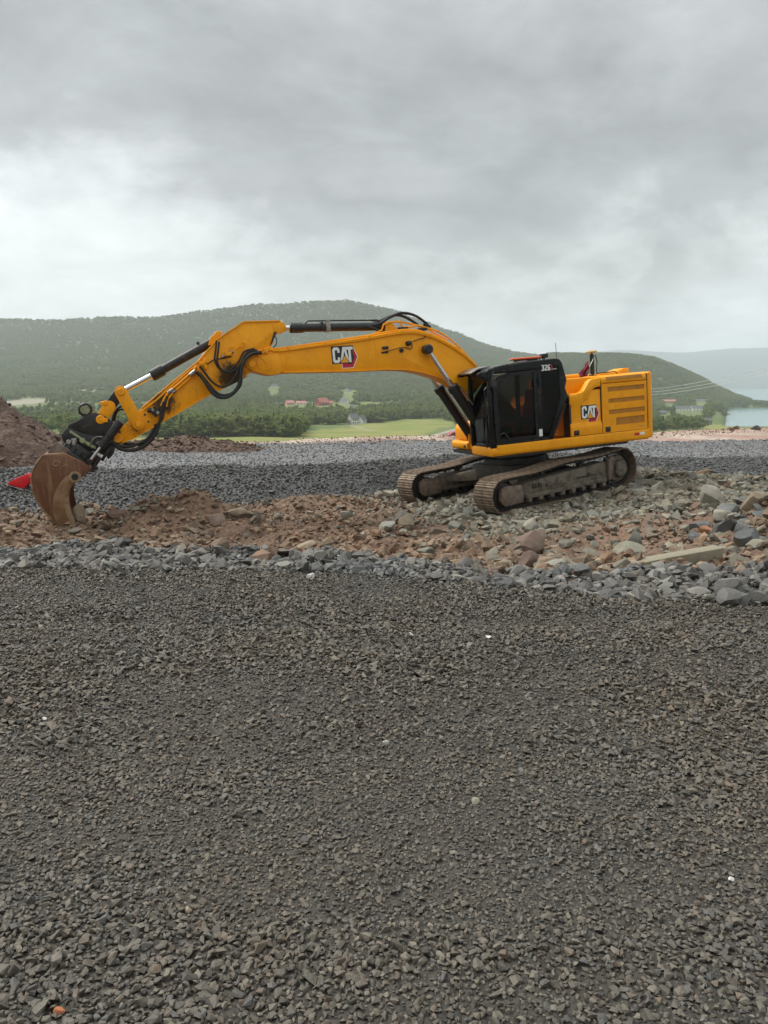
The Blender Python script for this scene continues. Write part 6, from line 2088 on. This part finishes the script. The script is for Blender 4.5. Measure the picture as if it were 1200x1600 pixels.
boulder('boulder', 'pale grey flat rock right behind the dark wet boulders', 1130, 812, 36, 16, 910, M['rock_pale'])
boulder('boulder', 'long flat tan rock tilted on the left spoil heap', 378, 808, 52, 15, 911, M['rock_tan'], depth=.5, tilt=.18)
boulder('boulder', 'flat tan slab rock at the edge of the grey verge below the boom logo', 480, 858, 38, 11, 912, M['rock_tan'], depth=.6, tilt=-.12)
boulder('boulder', 'pale rock leaning against the back of the bucket', 124, 818, 26, 30, 913, M['rock_tan'], depth=.5)
boulder('boulder', 'grey-brown rock between the spoil heap and the flat tan rock', 336, 820, 44, 22, 914, M['rock_red'])
boulder('boulder', 'tan stone standing upright between the two tracks on the clay', 637, 826, 30, 24, 915, M['rock_tan'])
boulder('boulder', 'orange-tan stone in front of the far track', 672, 808, 17, 15, 916, M['rock_tan'])
boulder('boulder', 'grey-white sharp stone on the clay left of the near track', 542, 812, 24, 16, 917, M['rock_pale'])
boulder('pebble', 'bright white square pebble in the middle of the gravel road', 603, 1166, 11, 9, 921, M['pebble_white'], 'pebble', n=14, sink=.25)
boulder('pebble', 'orange pebble at the bottom left corner of the gravel road', 90, 1594, 22, 13, 922, M['pebble_orange'], 'pebble', n=16, sink=.25)
boulder('pebble', 'pale pebble at the right edge of the gravel road', 1145, 1380, 14, 8, 923, M['pebble_white'], 'pebble', n=14, sink=.25)
boulder('pebble', 'tan pebble in the lower left gravel above the orange one', 293, 1430, 15, 11, 924, M['rock_tan'], 'pebble', n=14, sink=.25)
boulder('pebble', 'pale stone on the road right at the foot of the grey verge', 486, 904, 17, 8, 925, M['pebble_white'], 'pebble', n=14, sink=.25)
boulder('pebble', 'thin white chip on the gravel road below the flat slab rock', 640, 995, 15, 5, 926, M['pebble_white'], 'pebble', n=12, sink=.25)
boulder('pebble', 'thin white chip on the gravel road right of the other white chip', 763, 998, 17, 4, 927, M['pebble_white'], 'pebble', n=12, sink=.25)
boulder('pebble', 'small white chip near the left edge of the gravel road', 68, 1127, 11, 5, 928, M['pebble_white'], 'pebble', n=12, sink=.25)
boulder('pebble', 'grey pebble, larger than its neighbours, low in the middle of the road', 745, 1258, 17, 11, 929, M['rock_pale'], 'pebble', n=14, sink=.3)

# concrete kerb length half buried in the rubble
a, b = ray_hit(914, 888), ray_hit(1128, 880)
b = Vector((b.x, b.y, b.z))
dv = (b - a); L = dv.length
ang_ = math.atan2(dv.y, dv.x)
Rk = Matrix.Rotation(ang_, 3, 'Z') @ Matrix.Rotation(-math.asin(dv.z / L) - .035, 3, 'Y')
me_ = g_prism([(0, -.30), (L, -.20), (L + .03, .10), (L * .55, .035), (.10, -.05)], 0, .16, 'y', .012)
sl = mk('concrete_slab', [me_], M['slab'])
sl.matrix_world = Matrix.Translation(a + Vector((0, .02, -.005))) @ Rk.to_4x4()
tag(sl, 'long pale concrete slab half buried between the red clay and the grey verge stones', 'slab')

# red plastic barrier piece lying by the bucket
p = ray_hit(31, 766)
k = p.y / 1200
M['red'] = pm('bright_red_plastic', (.72, .012, .02), .4)
rp = [(-20, 7), (-8, 14), (14, 23), (17, 17), (13, 6), (6, -1), (-2, 1), (-10, 4)]
g1 = g_prism([(u * k, v * k) for u, v in rp], -.10, .10, 'y', .012)
g2 = g_prism([(u * k, v * k) for u, v in [(-20, 6), (-2, 1), (6, -1), (8, -5), (4, -6), (-6, 1)]], -.16, .02, 'y', .01)
rb = mk('plastic_barrier', [g1], M['red'], None, loc=(p.x, p.y + .1, p.z + .05))
tag(rb, 'bright red plastic wedge lying on the rubble behind the bucket', 'barrier')
mk('base_strip', [g2], M['steel'], rb)

# red car on the road beyond the gravel, mostly behind the excavator
CM = dict(body=pm('red_car_paint', (.42, .02, .03), .3, coat=.6), glass=pm('car_glass', (.02, .022, .025), .08), tyre=M['rubber'])
pc = ray_hit(703, 676)
cx_, cyy = 7.6, 78.0
cz = float(near_z(np.array(cx_), np.array(cyy)))
# a bench of fill carries the road there
bench = mk('fill_bank', [g_prism([(-9, -14), (-2.5, -.02), (2.5, -.02), (9, -14)], -2.6, 6, 'x')], M['g_track'], None, loc=(cx_, cyy, 1.6 - 78 * .0807))
tag(bench, kind='structure')
car = empty('parked_car', (cx_, cyy, 1.6 - 78 * .0807))
tag(car, 'small red car beyond the gravel, partly hidden by the yellow storage box', 'car')
car.rotation_euler = (0, 0, .08)
mk('body', [g_prism([(-2.0, .28), (-2.05, .62), (-1.9, .86), (-1.35, .92), (-.75, 1.36), (.75, 1.40), (1.5, .98), (1.95, .90), (2.08, .55), (2.0, .28)], -.84, .84, 'y', .06)], CM['body'], car)
mk('window', [g_prism([(-1.15, .95), (-.68, 1.30), (.70, 1.33), (1.28, .98)], -.86, .86, 'y', .01)], CM['glass'], car)
for wx in (-1.3, 1.3):
    for wy in (-.78, .78):
        wh = mk('wheel', [g_cyl((wx, wy - .1, .32), (wx, wy + .1, .32), .32, 20, .03)], CM['tyre'], car)
        mk('rim', [g_cyl((wx, wy - .11, .32), (wx, wy + .11, .32), .19, 14)], M['steel'], wh)

# power line crossing behind the machine
M['wire'] = pm('bright_wire', (.62, .64, .64), .45)
for (lb, r0, r1) in (('topmost of the three pale power lines right of the counterweight', 607, 570), ('middle one of the three pale power lines right of the counterweight', 611.5, 577), ('lowest of the three pale power lines right of the counterweight', 616, 582.5)):
    def at(px, row, d): return Vector(((px - 600) / 1200 * d, d, CAMZ + d * math.tan(-PITCH + math.atan((800 - row) / 1200))))
    A_, B_ = at(1024, r0, 150), at(1200, r1, 82)
    d_ = B_ - A_
    pts = [tuple(A_ + d_ * t - Vector((0, 0, 1)) * 1.2 * (t * (1 - t))) for t in np.linspace(-.22, 1.9, 24)]
    w_ = mk('power_line', [g_tube(pts, .026, 5, False)], M['wire'])
    tag(w_, lb, 'power line', 'power lines')
# debris along the far rim on the right, dark wall beyond the meadow
for (lb, px, py, w, h, sd, mt) in (('dark rock on the soil rim at the far right', 1182, 672, 16, 9, 931, M['rock_dark']), ('small brown rock on the soil rim left of the dark one', 1152, 671, 13, 6, 932, M['rock_red']), ('low brown rock heap on the soil rim above the dirt track', 1142, 672, 10, 5, 933, M['rock_red'])):
    boulder('boulder', lb, px, py, w, h, sd, mt)
